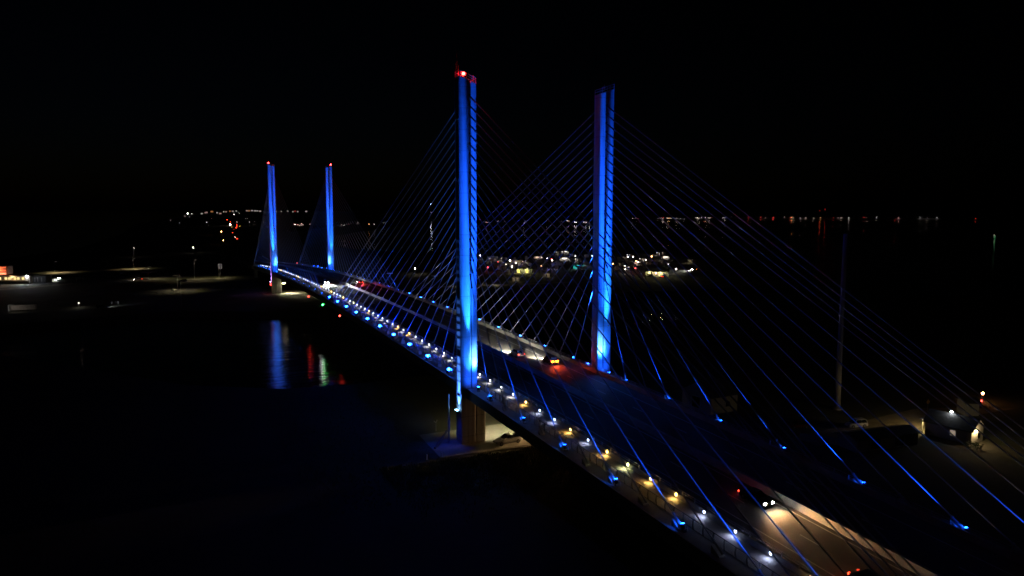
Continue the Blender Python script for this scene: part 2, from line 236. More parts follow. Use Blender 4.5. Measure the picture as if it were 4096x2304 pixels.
# ------------------------------------------------------------------ bridge geometry functions
def fit(y): return 14.46758 + 0.029515 * y - 0.0000962037 * y * y
def dfit(y): return 0.029515 - 2 * 0.0000962037 * y
def Zd(y):            # road surface of the deck
    if y < -105: return fit(-105) - 0.75 + dfit(-105) * (y + 105)
    if y > 402: return max(2.62, fit(402) - 0.75 + dfit(402) * (y - 402))
    return fit(y) - 0.75
Y0, Y1 = -190.0, 640.0
def ys(a, b, step):
    n = max(1, int(round((b - a) / step))); return [a + (b - a) * i / n for i in range(n + 1)]
def curve_x(y):       # the causeway bends after the bridge
    return 0.0 if y < 405 else 0.00013 * (y - 405) ** 2 * 0.35
def strip(mb, x0, x1, h0, h1, a=Y0, b=Y1, step=5.0):
    """closed bar following the deck: x0..x1 wide, from h0 to h1 above the road surface"""
    Y = ys(a, b, step)
    secs = []
    for y in Y:
        z = Zd(y); cx = curve_x(y)
        secs.append([(cx + x0, y, z + h0), (cx + x1, y, z + h0), (cx + x1, y, z + h1), (cx + x0, y, z + h1)])
    mb.loft(secs); return mb
def deck_pt(x, y, h): return (x + curve_x(y), y, Zd(y) + h)

# ================================================================== SETTING
WATER_NODE = None
def water_material():
    m, nt, out = nt_clear('inlet_water')
    b = nt.nodes.new('ShaderNodeBsdfPrincipled')
    b.inputs['Base Color'].default_value = (0.0015, 0.003, 0.0045, 1)
    b.inputs['Roughness'].default_value = WATER_R; b.inputs['IOR'].default_value = 1.33
    tc = nt.nodes.new('ShaderNodeTexCoord')
    mp = nt.nodes.new('ShaderNodeMapping'); mp.inputs['Rotation'].default_value = (0, 0, R(25)); mp.inputs['Scale'].default_value = (0.6, 1.5, 1)
    nt.links.new(tc.outputs['Object'], mp.inputs['Vector'])
    n1 = nt.nodes.new('ShaderNodeTexNoise'); n1.inputs['Scale'].default_value = 0.28; n1.inputs['Detail'].default_value = 6; n1.inputs['Roughness'].default_value = 0.55
    nt.links.new(mp.outputs['Vector'], n1.inputs['Vector'])
    n2 = nt.nodes.new('ShaderNodeTexNoise'); n2.inputs['Scale'].default_value = 0.035; n2.inputs['Detail'].default_value = 2
    nt.links.new(mp.outputs['Vector'], n2.inputs['Vector'])
    ad = nt.nodes.new('ShaderNodeMath'); ad.operation = 'MULTIPLY_ADD'; ad.inputs[1].default_value = 2.5
    nt.links.new(n2.outputs['Fac'], ad.inputs[0]); nt.links.new(n1.outputs['Fac'], ad.inputs[2])
    bp = nt.nodes.new('ShaderNodeBump'); bp.inputs['Strength'].default_value = 1.0; bp.inputs['Distance'].default_value = WATER_B
    nt.links.new(ad.outputs[0], bp.inputs['Height']); nt.links.new(bp.outputs['Normal'], b.inputs['Normal'])
    nt.links.new(b.outputs['BSDF'], out.inputs['Surface'])
    return m
w = MB(); w.add([(-40000, -3000, 0), (45000, -3000, 0), (45000, 60000, 0), (-40000, 60000, 0)], [(0, 1, 2, 3)])
structure(w.build('water', water_material()))

def land(name, poly, z=2.5, m=SAND):
    """ground slab with a bank sloping down below the water line"""
    mb = MB(); n = len(poly)
    c = Vector((sum(p[0] for p in poly) / n, sum(p[1] for p in poly) / n))
    area = sum(poly[i][0] * poly[(i + 1) % n][1] - poly[(i + 1) % n][0] * poly[i][1] for i in range(n))
    sg = 1 if area > 0 else -1
    outer = []
    for i in range(n):
        a = Vector(poly[i - 1]); b = Vector(poly[i]); d = Vector(poly[(i + 1) % n])
        e = ((b - a).normalized() + (d - b).normalized())
        nn = Vector((e.y, -e.x)) * sg
        nn = nn.normalized() if nn.length > 1e-6 else Vector((0, 0))
        outer.append(b + nn * 7.0)
    vs = [(p[0], p[1], z) for p in poly] + [(p.x, p.y, -1.2) for p in outer]
    tri = tessellate_polygon([[Vector((p[0], p[1], 0)) for p in poly]])
    fs = [tuple(t) for t in tri] + [(i, (i + 1) % n, n + (i + 1) % n, n + i) for i in range(n)]
    mb.add(vs, fs)
    return structure(mb.build(name, m))
land('ground', [(-900, -900), (-900, 165), (-300, 160), (-130, 160), (-95, 115), (-66, 76), (-42, 60), (-24, 58), (0, 60), (60, 72), (110, 110), (180, 130), (300, 130), (460, 80), (620, -60), (900, -300), (900, -900)])
FARPOLY = [(-520, 300), (-300, 232), (-140, 216), (-67, 236), (-36, 218), (-14, 208), (20, 214), (60, 222), (95, 226), (140, 218), (215, 205), (300, 210), (430, 330), (480, 500),
        (430, 620), (300, 660), (160, 660), (120, 800), (200, 1250), (430, 1800), (640, 2250), (900, 3150), (1245, 3650), (1170, 3300), (960, 2500), (850, 2040), (985, 1985),
        (1120, 2240), (1310, 2110), (1390, 2210), (1560, 2590), (2180, 3040), (2330, 2990), (2480, 2990), (2660, 3090), (2790, 3130), (2960, 3240), (3110, 3350),
        (3290, 3560), (3440, 3480), (3460, 3260), (3350, 3040), (3600, 3000), (3860, 2820), (4040, 2420), (6000, 2300), (20000, 4000), (40000, 15000), (40000, 50000), (3000, 50000), (700, 14000), (120, 9600), (20, 6000), (-90, 4200),
        (-170, 2700), (-150, 1500), (-170, 900), (-230, 620), (-420, 500)]
land('terrain', FARPOLY)

def flat(name, poly, z, m, **k):
    o = MB().sheet(poly, z).build(name, m); return structure(o)
# concrete apron round the near and far piers
o = MB().prism([(-23.2, 8), (-23.9, -6.6), (24, -8.6), (24, 8)], 2.3, 2.56).build('pavement', PADM); structure(o)
o = MB().prism([(-22, 283), (22, 283), (22, 303), (-22, 303)], 2.3, 2.56).build('pavement', PADM); structure(o)
# roads and lots on the far shore
flat('road', [(-154, 396), (-137, 402), (-125, 398), (-100, 406), (-40, 392), (-20, 398), (-18, 404), (-40, 400), (-98, 415), (-125, 440), (-140, 446), (-148, 440), (-142, 412), (-156, 404)], 2.512, LOT)
flat('path', [(-170, 372), (-157, 374), (-140, 384), (-122, 398), (-126, 404), (-143, 392), (-158, 381), (-172, 380)], 2.52, PATH)
flat('parking_ground', [(-118, 322), (-55, 318), (-52, 350), (-112, 356)], 2.508, LOT)
flat('parking_ground', [(-118, 425), (-60, 415), (-52, 470), (-115, 490)], 2.506, LOT)
flat('road', [(-150, 488), (-118, 500), (-88, 512), (-86, 528), (-120, 520), (-152, 508)], 2.514, PATH)
flat('path', [(70, 279), (100, 284), (128, 272), (170, 276), (172, 281), (128, 281), (100, 290), (70, 287)], 2.51, PATH)
flat('parking_ground', [(150, 340), (240, 290), (330, 330), (420, 480), (330, 600), (180, 560), (150, 420)], 2.505, LOT)
flat('path', [(262, 292), (330, 318), (328, 322), (260, 300)], 2.515, PATH)
# near-side ground seen past the bridge
flat('road', [(46, -26), (90, -22), (110, -32), (82, -31), (66, -34.6), (46, -32)], 2.512, PATH)
flat('path', [(43, 2), (52, -10), (60, -22), (52, -28), (40, -30), (36, -10)], 2.506, LOT)
# markings of the route past the bridge
# line of boulders at the near shore
mb = MB()
for i in range(420):
    x = random.uniform(-75, 40); y = 61 + random.uniform(-1.5, 4.0) - (2.5 if -50 < x < 5 else 0); r = random.uniform(0.4, 1.1)
    mb.ball((x, y, 1.0 + random.uniform(-0.8, 0.9)), r, 5, 4, (1, random.uniform(.6, 1.2), .7))
for i in range(300):
    x = random.uniform(-75, 60); y = 219 + random.uniform(-4, 2) + max(0, -x - 20) * .4; r = random.uniform(0.5, 1.3)
    mb.ball((x, y, 0.9 + random.uniform(-0.8, 0.8)), r, 5, 4, (1, random.uniform(.6, 1.2), .7))
o = mb.build('shore_rubble', ROCKM); o['kind'] = 'stuff'
# scrub grass beside the apron, lit by the under-bridge lamp
mb = MB()
def tuft(x, y, h, n=5, w=.05, z=2.5):
    for k in range(n):
        a = random.uniform(0, 2 * PI); l = random.uniform(.15, .5) * h; hh = h * random.uniform(.6, 1.15)
        dx, dy = math.cos(a), math.sin(a)
        mb.add([(x - dy * w, y + dx * w, z), (x + dy * w, y - dx * w, z), (x + dx * l, y + dy * l, z + hh)], [(0, 1, 2)])
for i in range(9000):
    x = random.uniform(-36, 14); y = -8.6 - abs(random.gauss(0, 9)) - (0.04 * (x + 23.9)); tuft(x, y, random.uniform(.15, .6) * (1.4 if math.sin(x * .7) * math.sin(y * .6) > .2 else .7), 4)
for i in range(2500):
    tuft(random.uniform(-50, -24.5), random.uniform(-25, 55), random.uniform(.15, .45), 3)
o = mb.build('grass', GRASSM); o['kind'] = 'stuff'
# dark woods along the distant coasts
mb = MB()
def woods_line(pts, h, dens):
    for (ax, ay), (bx, by) in zip(pts[:-1], pts[1:]):
        L = math.hypot(bx - ax, by - ay); n = int(L / dens)
        for i in range(n):
            t = (i + random.random()) / n; r = h * random.uniform(.5, 1.0)
            mb.ball((ax + (bx - ax) * t + random.uniform(-1, 1) * h, ay + (by - ay) * t + random.uniform(-1, 1) * h, 2.5 + r * .5), r, 6, 4, (1.5, 1.5, random.uniform(.5, .9)))
woods_line([(1600, 2760), (2200, 3300), (2900, 3900), (3700, 4300), (4600, 3700), (4800, 2900)], 14, 34)
woods_line([(180, 1500), (420, 2200), (700, 2900), (1000, 3500)], 12, 30)
woods_line([(900, 2300), (1250, 2800), (1500, 2900)], 12, 30)
woods_line([(60, 3200), (350, 5000), (900, 8000)], 14, 60)
o = mb.build('far_woods', mat('woods_dark', (0.03, 0.04, 0.022), 1.0, .3, .05)); o['kind'] = 'stuff'

# ================================================================== BRIDGE
bridge = empty('cable_stayed_bridge', (0, 0, 0), 'long blue-lit cable-stayed road bridge with four tall concrete pylons crossing the dark inlet', 'bridge')
def part(mb, name, m, **k): return mb.build(name, m, bridge, **k)
# deck slab and edge beams
mb = MB(); strip(mb, -14.6, 14.6, -0.42, -0.02); part(mb, 'deck_slab', CONC2)
for s in (-1, 1):
    mb = MB(); strip(mb, s * 15.5 - .9, s * 15.5 + .9, -1.9, 0.06, -125, 410); part(mb, 'edge_beam', CONC2)
mb = MB()
for y in ys(-120, 405, 7.5): mb.box((0, y, Zd(y) - 1.15), (29.2, 0.4, 1.4))
part(mb, 'floor_beam_rib', CONC2)
mb = MB(); strip(mb, -9.84, 1.58, -0.018, 0.0); strip(mb, 2.42, 14.1, -0.018, 0.0); part(mb, 'roadway', ROAD)
mb = MB(); strip(mb, -13.85, -10.26, -0.018, 0.05); part(mb, 'walkway', WALK)
def barrier(xc, w, h, name, m=BARR):
    mb = MB(); Y = ys(Y0, Y1, 5.0); secs = []
    for y in Y:
        z = Zd(y) - .017; cx = curve_x(y) + xc
        secs.append([(cx - w / 2, y, z), (cx + w / 2, y, z), (cx + w / 2 * .9, y, z + .25), (cx + w * .28, y, z + h), (cx - w * .28, y, z + h), (cx - w / 2 * .9, y, z + .25)])
    mb.loft(secs); return part(mb, name, m)
barrier(2.0, 0.84, 0.98, 'median_barrier'); barrier(-10.05, 0.42, 0.72, 'walkway_barrier'); barrier(14.35, 0.5, 0.85, 'outer_barrier')
# road paint
mb = MB()
for x in (0.75, -6.85, 3.35, 11.0): strip(mb, x - .08, x + .08, 0.0035, 0.0065)
part(mb, 'edge_marking_line', LINE)
dashes = []
y = -186.0
while y < 600:
    for x in (-3.05, 7.25): dashes.append((x, y))
    y += 12.2
dashes.sort(key=lambda q: math.hypot(q[0] + 68, q[1] + 132) if q[1] > -100 else 900)
rest = MB()
for i, (x, y) in enumerate(dashes):
    mb = MB() if i < 96 else rest
    strip(mb, x - .08, x + .08, 0.0035, 0.0065, y, y + 3.05, 3.1)
    if i < 96: part(mb, 'lane_dash', LINE)
part(rest, 'distant_lane_marking', LINE, kind='stuff')
# railings
def rail_bars(x, hs, r, a, b, name, m=STEEL):
    mb = MB()
    for h in hs:
        Y = ys(a, b, 7.0)
        for p, q in zip(Y[:-1], Y[1:]): mb.cyl(deck_pt(x, p, h), deck_pt(x, q, h), r, n=5, cap=False)
    return mb, name, m
mb, n_, m_ = rail_bars(-13.95, (1.30,), .05, -120, 402, 'walkway_railing'); 
for h in (.25, .42, .59, .76, .93, 1.1):
    Y = ys(-120, 402, 7.0)
    for p, q in zip(Y[:-1], Y[1:]): mb.cyl(deck_pt(-13.95 - .06 * math.sin(h * 2), p, h), deck_pt(-13.95 - .06 * math.sin(h * 2), q, h), .018, n=4, cap=False)
y = 0.5 - 5.35 / 3 * 67
while y < 402:
    a = deck_pt(-13.90, y, 0); b = deck_pt(-14.02, y, .65); c = deck_pt(-13.93, y, 1.3)
    for s in (-.07, .07):
        mb.cyl((a[0], a[1] + s, a[2]), (b[0], b[1] + s, b[2]), .03, n=4); mb.cyl((b[0], b[1] + s, b[2]), (c[0], c[1] + s, c[2]), .03, n=4)
    y += 5.35 / 3
part(mb, 'walkway_railing_frame', DARKST)
def barrier_rail(x, base, name):
    mb = MB()
    for h in (base + .32, base + .62):
        Y = ys(-120, 402, 7.0)
        for p, q in zip(Y[:-1], Y[1:]): mb.cyl(deck_pt(x, p, h), deck_pt(x, q, h), .05, n=6, cap=False)
    y = -118.0
    while y < 402:
        mb.box(deck_pt(x, y, base + .33), (.12, .09, .68)); y += 2.4
    part(mb, name, STEEL)
barrier_rail(-10.05, .70, 'traffic_railing_frame'); barrier_rail(14.35, .83, 'outer_railing_frame')
# piers at the ends of the side spans
for yy in (397.5, -110):
    for s in (-1, 1):
        mb = MB(); mb.cyl((s * 14.6, yy, 2.0), (s * 14.6, yy, Zd(yy) - 1.7), 1.25, n=20); part(mb, 'anchor_pier', CONC, smooth=False)
for yy in (440, 485):
    for s in (-1, 1):
        mb = MB(); mb.box((s * 11 + curve_x(yy), yy, (Zd(yy) - .4 + 2) / 2), (2, 1.6, Zd(yy) - .4 - 2)); part(mb, 'approach_pier', CONC2)

# pylons
def pylon_ring(sx, k=1.0):
    # u: outward distance from the cable plane x = 15.3, v: along the bridge
    half = [(-1.40, 1.00), (-1.32, 1.22), (-1.15, 1.34), (-.25, 1.36), (-.16, 1.30), (-.12, .85), (.12, .85), (.16, 1.32), (.30, 1.40), (.75, 1.50), (1.15, 1.49),
            (1.55, 1.38), (1.85, 1.20), (2.05, 1.02), (2.14, .90)]
    ring = [(u, -v) for u, v in half] + [(u, v) for u, v in half[::-1]]
    return [(sx * (15.3 + u), v) for u, v in ring]
ZT = 74.0
def pylon(sx, yc, lab):
    ring = [(x, yc + v) for x, v in pylon_ring(sx)]
    top = lambda p: ZT - 0.36 * max(0, 17.44 - abs(p[0]))
    o = MB().prism(ring, 12.0, top).build('pylon', CONC, bridge, label=lab)
    # lower shaft: two rounded lobes reaching in under the deck
    lob = []
    def lobe(xa, xb, d, mb):
        pts = []
        for i in range(9):
            t = PI / 2 * i / 8; pts.append((xb - .55 + .55 * math.sin(t), -d + .55 - .55 * math.cos(t)))
        ring = [(xa, -d)] + pts + [(p[0], -p[1]) for p in pts[::-1]] + [(xa, d)]
        mb.prism([(sx * (xx * -1), yc + yy) for xx, yy in ring], 2.3, 12.6)
    mb = MB(); lobe(-17.44, -14.2, 1.5, mb); mb.build('pylon_base', CONC, bridge)
    mb = MB(); lobe(-14.15, -12.1, 1.35, mb); mb.build('pylon_base', CONC, bridge)
    # form joints on the outer face
    mb = MB()
    z = 15.0
    while z < 73 and sx < 0 and yc == 0:
        mb.box((sx * 17.445, yc, z), (.03, 1.7, .07)); z += 1.45 if (int(z) % 3) else 1.9
    if mb.v: mb.build('form_joint_seam', mat('joint_dark', (0.10, 0.10, 0.10), .9, .1, 1), o)
    for z in (20, 31.5, 43, 54.5, 66): MB().box((sx * 17.47, yc, z), (.12, 1.9, .1)).build('face_ledge', CONC2, o)
    mb = MB(); mb.cyl((sx * 17.5, yc + .95, 10), (sx * 17.5, yc + .95, 73), .05, n=5); mb.build('conduit_pipe', DARKST, o)
    # roof railing
    mb = MB(); r2 = [(x, yc + v) for x, v in pylon_ring(sx)]
    keep = [r2[i] for i in (0, 2, 9, 12, 14, 15, 17, 20, 27, 29)]
    for h in (.55, 1.05):
        for p, q in zip(keep, keep[1:] + keep[:1]): mb.cyl((p[0], p[1], top(p) + h), (q[0], q[1], top(q) + h), .028, n=5)
    for p in keep: mb.cyl((p[0], p[1], top(p) - .05), (p[0], p[1], top(p) + 1.07), .028, n=5)
    mb.build('roof_railing_frame', STEEL, o)
    return o
PYL = {}
for sx, yc, lab in ((-1, 0, 'tall near pylon lit blue, beside the walkway, red beacon on top'), (1, 0, 'tall near pylon behind the road, unlit beacon on top'),
                    (-1, 290, 'far pylon beside the walkway with a red beacon'), (1, 290, 'far pylon across the road with a red beacon')):
    PYL[(sx, yc)] = pylon(sx, yc, lab)
for yc in (0, 290):
    mb = MB(); mb.box((0, yc, Zd(yc) - 1.35), (24, 1.6, 1.7)); part(mb, 'cross_beam', CONC2)

# stays
ZA = [70.57 - 1.815 * k for k in range(14)] + [45.1, 43.2, 41.3, 39.1, 36.3]     # anchors, longest stay first
def stay_y(j, main):       # j = 1 (shortest) .. 19
    if main: return 10.6 + 7.022 * (j - 1)
    return 10.2 + 7.022 * (j - 1) if j <= 15 else 108.5 + 1.6 * (j - 15)
stays = []
for yc, far in ((0, False), (290, True)):
    for sx in (-1, 1):
        for main in (True, False):
            for j in range(1, 20):
                dirn = (1 if main else -1) * (-1 if far else 1)
                yd = yc + dirn * stay_y(j, main)
                za = ZA[19 - j]
                a = Vector((sx * 15.25, yd, Zd(yd) + .75)); b = Vector((sx * 15.35, yc + dirn * 1.0, za))
                stays.append((sx, yc, main, j, dirn, a, b))
cam_p = Vector((-68.281, -132.303, 48.6515))
stays.sort(key=lambda s: ((s[5] + s[6]) / 2 - cam_p).length)
def stay_geo(s, tube, guide, anchor, box, org):
    sx, yc, main, j, dirn, a, b = s
    O = Vector(org); u = (b - a).normalized()
    n = 7 if tube is not None else 5
    c1 = a + u * 1.6; c2 = b - u * (2.6 + .05 * j)
    tube.cyl(c1 - O, c2 - O, .092, n=n, cap=False)
    guide.cyl(c2 - O, b - O, .15, n=6); guide.ball(b + Vector((0, dirn * .38, 0)) - O, .24, 6, 4); guide.cyl(c2 - u * .25 - O, c2 + u * .1 - O, .19, n=6)
    anchor.cyl(a - u * .5 - O, c1 - O, .17, .12, n=6); anchor.cyl(c1 - u * .3 - O, c1 - u * .1 - O, .2, n=6)
    # sloped cover over the anchorage: high end towards the pylon
    L = .55 + .085 * j; w = .42; zb = Zd(a.y) + .05; h = .62 + .035 * j
    y0 = a.y + dirn * .40; y1 = a.y + dirn * (.40 - L)
    p = [(a.x - w, y0, zb), (a.x + w, y0, zb), (a.x + w, y1, zb), (a.x - w, y1, zb),
         (a.x - w, y0 , zb + .12), (a.x + w, y0, zb + .12), (a.x + w, y1, zb + h), (a.x - w, y1, zb + h)]
    box.add([Vector(q) - O for q in p], [(0, 3, 2, 1), (4, 5, 6, 7), (0, 1, 5, 4), (1, 2, 6, 5), (2, 3, 7, 6), (3, 0, 4, 7)])
rest = [MB(), MB(), MB(), MB()]
for i, s in enumerate(stays):
    if i < 100:
        o = s[5]; g = [MB(), MB(), MB(), MB()]
        stay_geo(s, g[0], g[1], g[2], g[3], o)
        st = g[0].build('stay_cable', STAYM, bridge, loc=tuple(o), smooth=True)
        g[1].build('guide_pipe', BLACK, st); g[2].build('anchor_sleeve', STAYM, st); g[3].build('anchorage_cover', BOXM, st)
    else:
        stay_geo(s, rest[0], rest[0], rest[2], rest[2], (0, 0, 0))
rest[0].add(rest[2].v, rest[2].f)
o = rest[0].build('distant_stay_cable', STAYM, bridge); o['kind'] = 'stuff'

# ------------------------------------------------------------------ floodlights at every second stay
BLUE = (0.006, 0.088, 1.0)
def make_flood(big, em=None):
    t = empty('stay_floodlight', (0, 0, -500), 'x', 'floodlight', 'blue floodlights at the stay anchorages')
    r = .52 if big else .24
    mb = MB(); mb.cyl((0, 0, .28), (0, 0, .93), r, n=14); mb.build('lamp_can', DARKST, t)
    mb = MB(); mb.box((0, 0, .03), (.5, .5, .06)); 
    for s in (-1, 1): mb.box((s * (r + .04), 0, .3), (.04, .12, .6))
    mb.build('yoke', DARKST, t)
    mb = MB(); mb.cyl((0, 0, .93), (0, 0, .95), r * .92, n=14); mb.build('lens', em or (E_FLOODDIM if not big else E_FLOOD), t)
    return t
P_small = make_flood(False); P_big = make_flood(True); P_far = make_flood(False, E_FLOODFAR)
for P in (P_small, P_big, P_far): bpy.context.view_layer.update()
def flood(sx, yc, dirn, k, y, main, proto, label):
    z = Zd(y) + .06
    loc = (sx * 15.25, y, z)
    c = copy_tree(proto, None, loc, None, label)
    j = 2 * k + 1
    za = ZA[max(0, 19 - j)]
    lens = Vector((0, 0, .97)); aim = Vector((sx * (15.75 if k % 2 else 15.0), yc, za - 3.0)) - Vector(loc)
    d = aim.length
    tilt = math.atan2(-dirn * 1.0, 2.2)
    for ch in c.children:
        if ch.name.startswith('lens') or ch.name.startswith('lamp_can'):
            a = -dirn * TILT
            ch.rotation_euler.x = -a if dirn < 0 else -a
    P = FL_P * (d / 60.0) ** 1.3
    light(light_data('SPOT', 'blue_spot', BLUE, round(P, -2), .12, 15, .9), (0, 0, 1.15), aim, c, 'flood_light')
    light(light_data('SPOT', 'cover_spill', (.008, .1, 1.0), SPILL_P, .12, 75, .8), (0, 0, 1.3), (0, -dirn * 1.0, .25), c, 'spill_light')
    if main and not far and sx < 0: light(light_data('POINT', 'glare_spill', (.008, .1, 1.0), SPILL_P * .8, .15), (0, 0, 1.3), None, c, 'spill_light')
    return c
names = {(-1, 0): 'walkway side', (1, 0): 'road side', (-1, 290): 'walkway side', (1, 290): 'road side'}
for yc, far in ((0, False), (290, True)):
    for sx in (-1, 1):
        for main in (True, False):
            n = 10 if main else 8
            for k in range(n):
                dirn = (1 if main else -1) * (-1 if far else 1)
                off = (11.48 if main else 11.09) + 14.044 * k
                y = yc + dirn * off
                lab = 'blue floodlight, %s of the %s span, %s out from the %s pylon' % (names[(sx, yc)], 'main' if main else 'side', ordn(k + 1), 'far' if far else 'near')
                big = main and not far and sx < 0
                flood(sx, yc, dirn, k, y, main, P_big if big else (P_far if far and not main and sx > 0 else P_small), lab)
# floodlights at the pylon feet
for (sx, yc) in PYL:
    for dr in ((-1, 1)):
        y = yc + dr * 4.3
        c = copy_tree(P_small, None, (sx * 15.0, y, Zd(y) + .06), None, 'blue floodlight at the foot of the %s pylon on the %s, %s' % ('far' if yc else 'near', names[(sx, yc)], 'inlet face' if (dr > 0) != (yc > 0) else 'shore face'))
        p0 = Vector((sx * 15.0, y, Zd(y) + .06))
        xo = sx * 15.0
        def fs(nm, col, P, cone, x, yy, z, bl=1.0): light(light_data('SPOT', nm, col, P, .2, cone, bl), (0, 0, 1.1), Vector((x, yc + dr * yy, Zd(y) + z)) - p0, c, 'flood_light')
        fs('foot_hot', (.10, .34, 1.0), FOOT_P * 2.6, 30, sx * 14.5, 1.35, 6.0)
        fs('foot_spot', (.012, .14, 1.0), FOOT_P * 1.3, 60, sx * 14.7, 1.3, 7.0)
        fs('foot_spill', BLUE, FOOT_P * .10, 110, sx * 15.2, 1.2, 3)
        fs('mid_hot', (.012, .20, 1.0), FOOT_P * 26, 10, sx * 16.1, 1.4, 17.0)
        fs('mid_spot', BLUE, FOOT_P * 6, 16, sx * 15.9, 1.2, 24)
        fs('high_spot', BLUE, FOOT_P * WASH * 1.5, 11, sx * 15.6, 1.0, 38)
        fs('top_spot', BLUE, FOOT_P * WASH * 4.0, 9, sx * 15.6, .9, 54)
# outboard uplights below the deck
for yc, colr, em_, nm in ((0, (0.06, 0.22, 1.0), emit('uplight_lens', (.25, .55, 1.0), 30), 'blue-white uplight low on the outer face of the near pylon'), (290, (0.5, 0.22, 1.0), E_PURP, 'pinkish uplight low on the outer face of the far pylon')):
    t = empty('pylon_uplight', (-17.95, yc - .1, 9.1), nm, 'uplight')
    mb = MB(); mb.box((0, 0, 0), (.5, 1.0, .25)); mb.box((.1, 0, -.35), (.1, .3, .6)); mb.build('bracket', DARKST, t)
    mb = MB(); mb.box((0, 0, .15), (.42, .9, .06)); mb.build('lens', em_, t)
    light(light_data('SPOT', 'up_a', colr, UP_P, .15, 60, .9), (-.15, 0, .3), (.45, 0, 6), t)
    if not yc: light(light_data('SPOT', 'apron_spill', (.02, .05, 1.0), 650, .3, 100, 1), (-.3, 0, -.1), (-2.5, -1, -6.6), t)
    light(light_data('SPOT', 'up_b', colr, UP_P * 5, .15, 22, .9), (-.15, 0, .3), (.52, 0, 20), t)
    light(light_data('SPOT', 'up_c', colr, UP_P * 14, .15, 9, 1), (-.15, 0, .3), (.50, 0, 34), t)
    if yc:
        mb = MB(); mb.box((.1, 0, -1.4), (.3, .3, .9)); mb.build('marker_lens', E_REDS, t)
for P in (P_small, P_big, P_far):
    for ch in list(P.children): bpy.data.objects.remove(ch)
    bpy.data.objects.remove(P)

# ------------------------------------------------------------------ walkway lamps
warm = {-4: 'a', -7: 'a', -9: 'a', -10: 'y', -11: 'a', -12: 'a', -16: 'a', 9: 'a', 11: 'a', 17: 'a', 21: 'y', 24: 'a', 28: 'a', 32: 'a', 43: 'a', 49: 'a', -13: 'c', -14: 'c', -15: 'c', -5: 'c', -6: 'c', -8: 'c', 54: 'a'}
def make_walk(emi):
    t = empty('walkway_lamp', (0, 0, 0), 'x', 'lamp', 'lamps along the walkway barrier')
    mb = MB(); mb.box((0.06, 0, 0), (.08, .44, .36)); mb.build('housing', DARKST, t)
    mb = MB(); mb.ball((-.02, 0, 0), .25 if emi in (E_WA, E_WY) else .21, 10, 8, (.45, .8, 1)); mb.build('lens', emi, t)
    MB().box((-.06, 0, .215), (.22, .46, .03)).build('hood', DARKST, t)
    return t
PW = {'w': make_walk(E_WW), 'c': make_walk(E_WC), 'a': make_walk(E_WA), 'y': make_walk(E_WY)}
WCOL = {'w': (.9, .9, 1.0), 'c': (.55, .63, 1.0), 'a': (1, .56, .14), 'y': (.95, .95, .45)}
CN = {'w': 'white', 'c': 'bluish white', 'a': 'amber', 'y': 'yellowish'}
for k in range(-17, 74):
    y = 6.0 + 5.462 * k
    kind = warm.get(k, 'w')
    n = k + 18
    c = copy_tree(PW[kind], None, (-10.4, y, Zd(y) + .62), None, '%s lamp on the walkway barrier, %s of the row counted from the near end' % (CN[kind], ordn(n)))
    if k < 44: light(light_data('SPOT', 'walk_pool_' + kind, WCOL[kind], WALK_P * (1.7 if kind in 'ay' else 1.0), .15, 165, 1.0), (-.22, 0, .0), (-1.3, 0, -1.5), c)
for P in PW.values():
    for ch in list(P.children): bpy.data.objects.remove(ch)
    bpy.data.objects.remove(P)
# ------------------------------------------------------------------ beacons, navigation lights, antenna
def beacon(x, y, z, lit, label):
    t = empty('beacon_light', (x, y, z), label, 'beacon')
    mb = MB(); mb.cyl((0, 0, 0), (0, 0, .55), .05, n=6); mb.cyl((0, 0, .5), (0, 0, .6), .22, n=10); mb.build('post', DARKST, t)
    mb = MB(); mb.ball((0, 0, .85), .34, 10, 8, (1, 1, 1.1)); mb.build('lens', E_RED if lit else mat('dull_red_lens', (.25, .03, .03), .3), t, smooth=True)
    if lit: light(light_data('POINT', 'beacon_glow', (1, .05, .05), BEACON_P, .25), (0, -.35, 1.0), None, t)
beacon(-16.4, -.9, 73.62, True, 'red beacon lit on the near pylon beside the walkway')
beacon(-17.0, 289.2, 73.85, True, 'red beacon lit on the far pylon beside the walkway')
beacon(16.9, 289.2, 73.8, True, 'red beacon lit on the far pylon across the road')
beacon(15.6, .3, 73.4, False, 'unlit red beacon on the near pylon across the road')
t = empty('lattice_antenna', (-17.0, .9, 73.85), 'thin lattice antenna mast standing on the near walkway-side pylon', 'antenna')
mb = MB()
c3 = [(.28, 0), (-.14, .25), (-.14, -.25)]
for i in range(3):
    a = c3[i]; b = c3[(i + 1) % 3]
    mb.cyl((a[0], a[1], 0), (a[0], a[1], 2.4), .022, n=4); mb.cyl((a[0], a[1], 2.4), (0, 0, 3.5), .022, n=4)
    for k in range(6): mb.cyl((a[0], a[1], .4 * k), (b[0], b[1], .4 * k + .4), .014, n=4)
mb.build('lattice', BLACK, t)
mb = MB(); mb.cyl((0, 0, 3.4), (0, 0, 5.0), .02, n=4); mb.build('whip', BLACK, t)
for i, (x, y) in enumerate(((-16.7, -.1), (-14.3, -.6), (15.0, -.9), (17.3, .2))):
    o = MB().cyl((0, 0, 0), (0, 0, 1.5 - .2 * i), .03, n=5).cyl((0, 0, 1.0), (0, 0, 1.4 - .2 * i), .07, n=6).build('whip_antenna', STEEL, None, (x, y, 73.1 if x < 0 and i else 73.7))
    tag(o, 'short whip antenna standing on the %s near pylon top, %s' % (('walkway-side', 'road-side')[i // 2], ('outer corner', 'inner corner')[i % 2]), 'antenna')
mg = PYL[(-1, 0)]
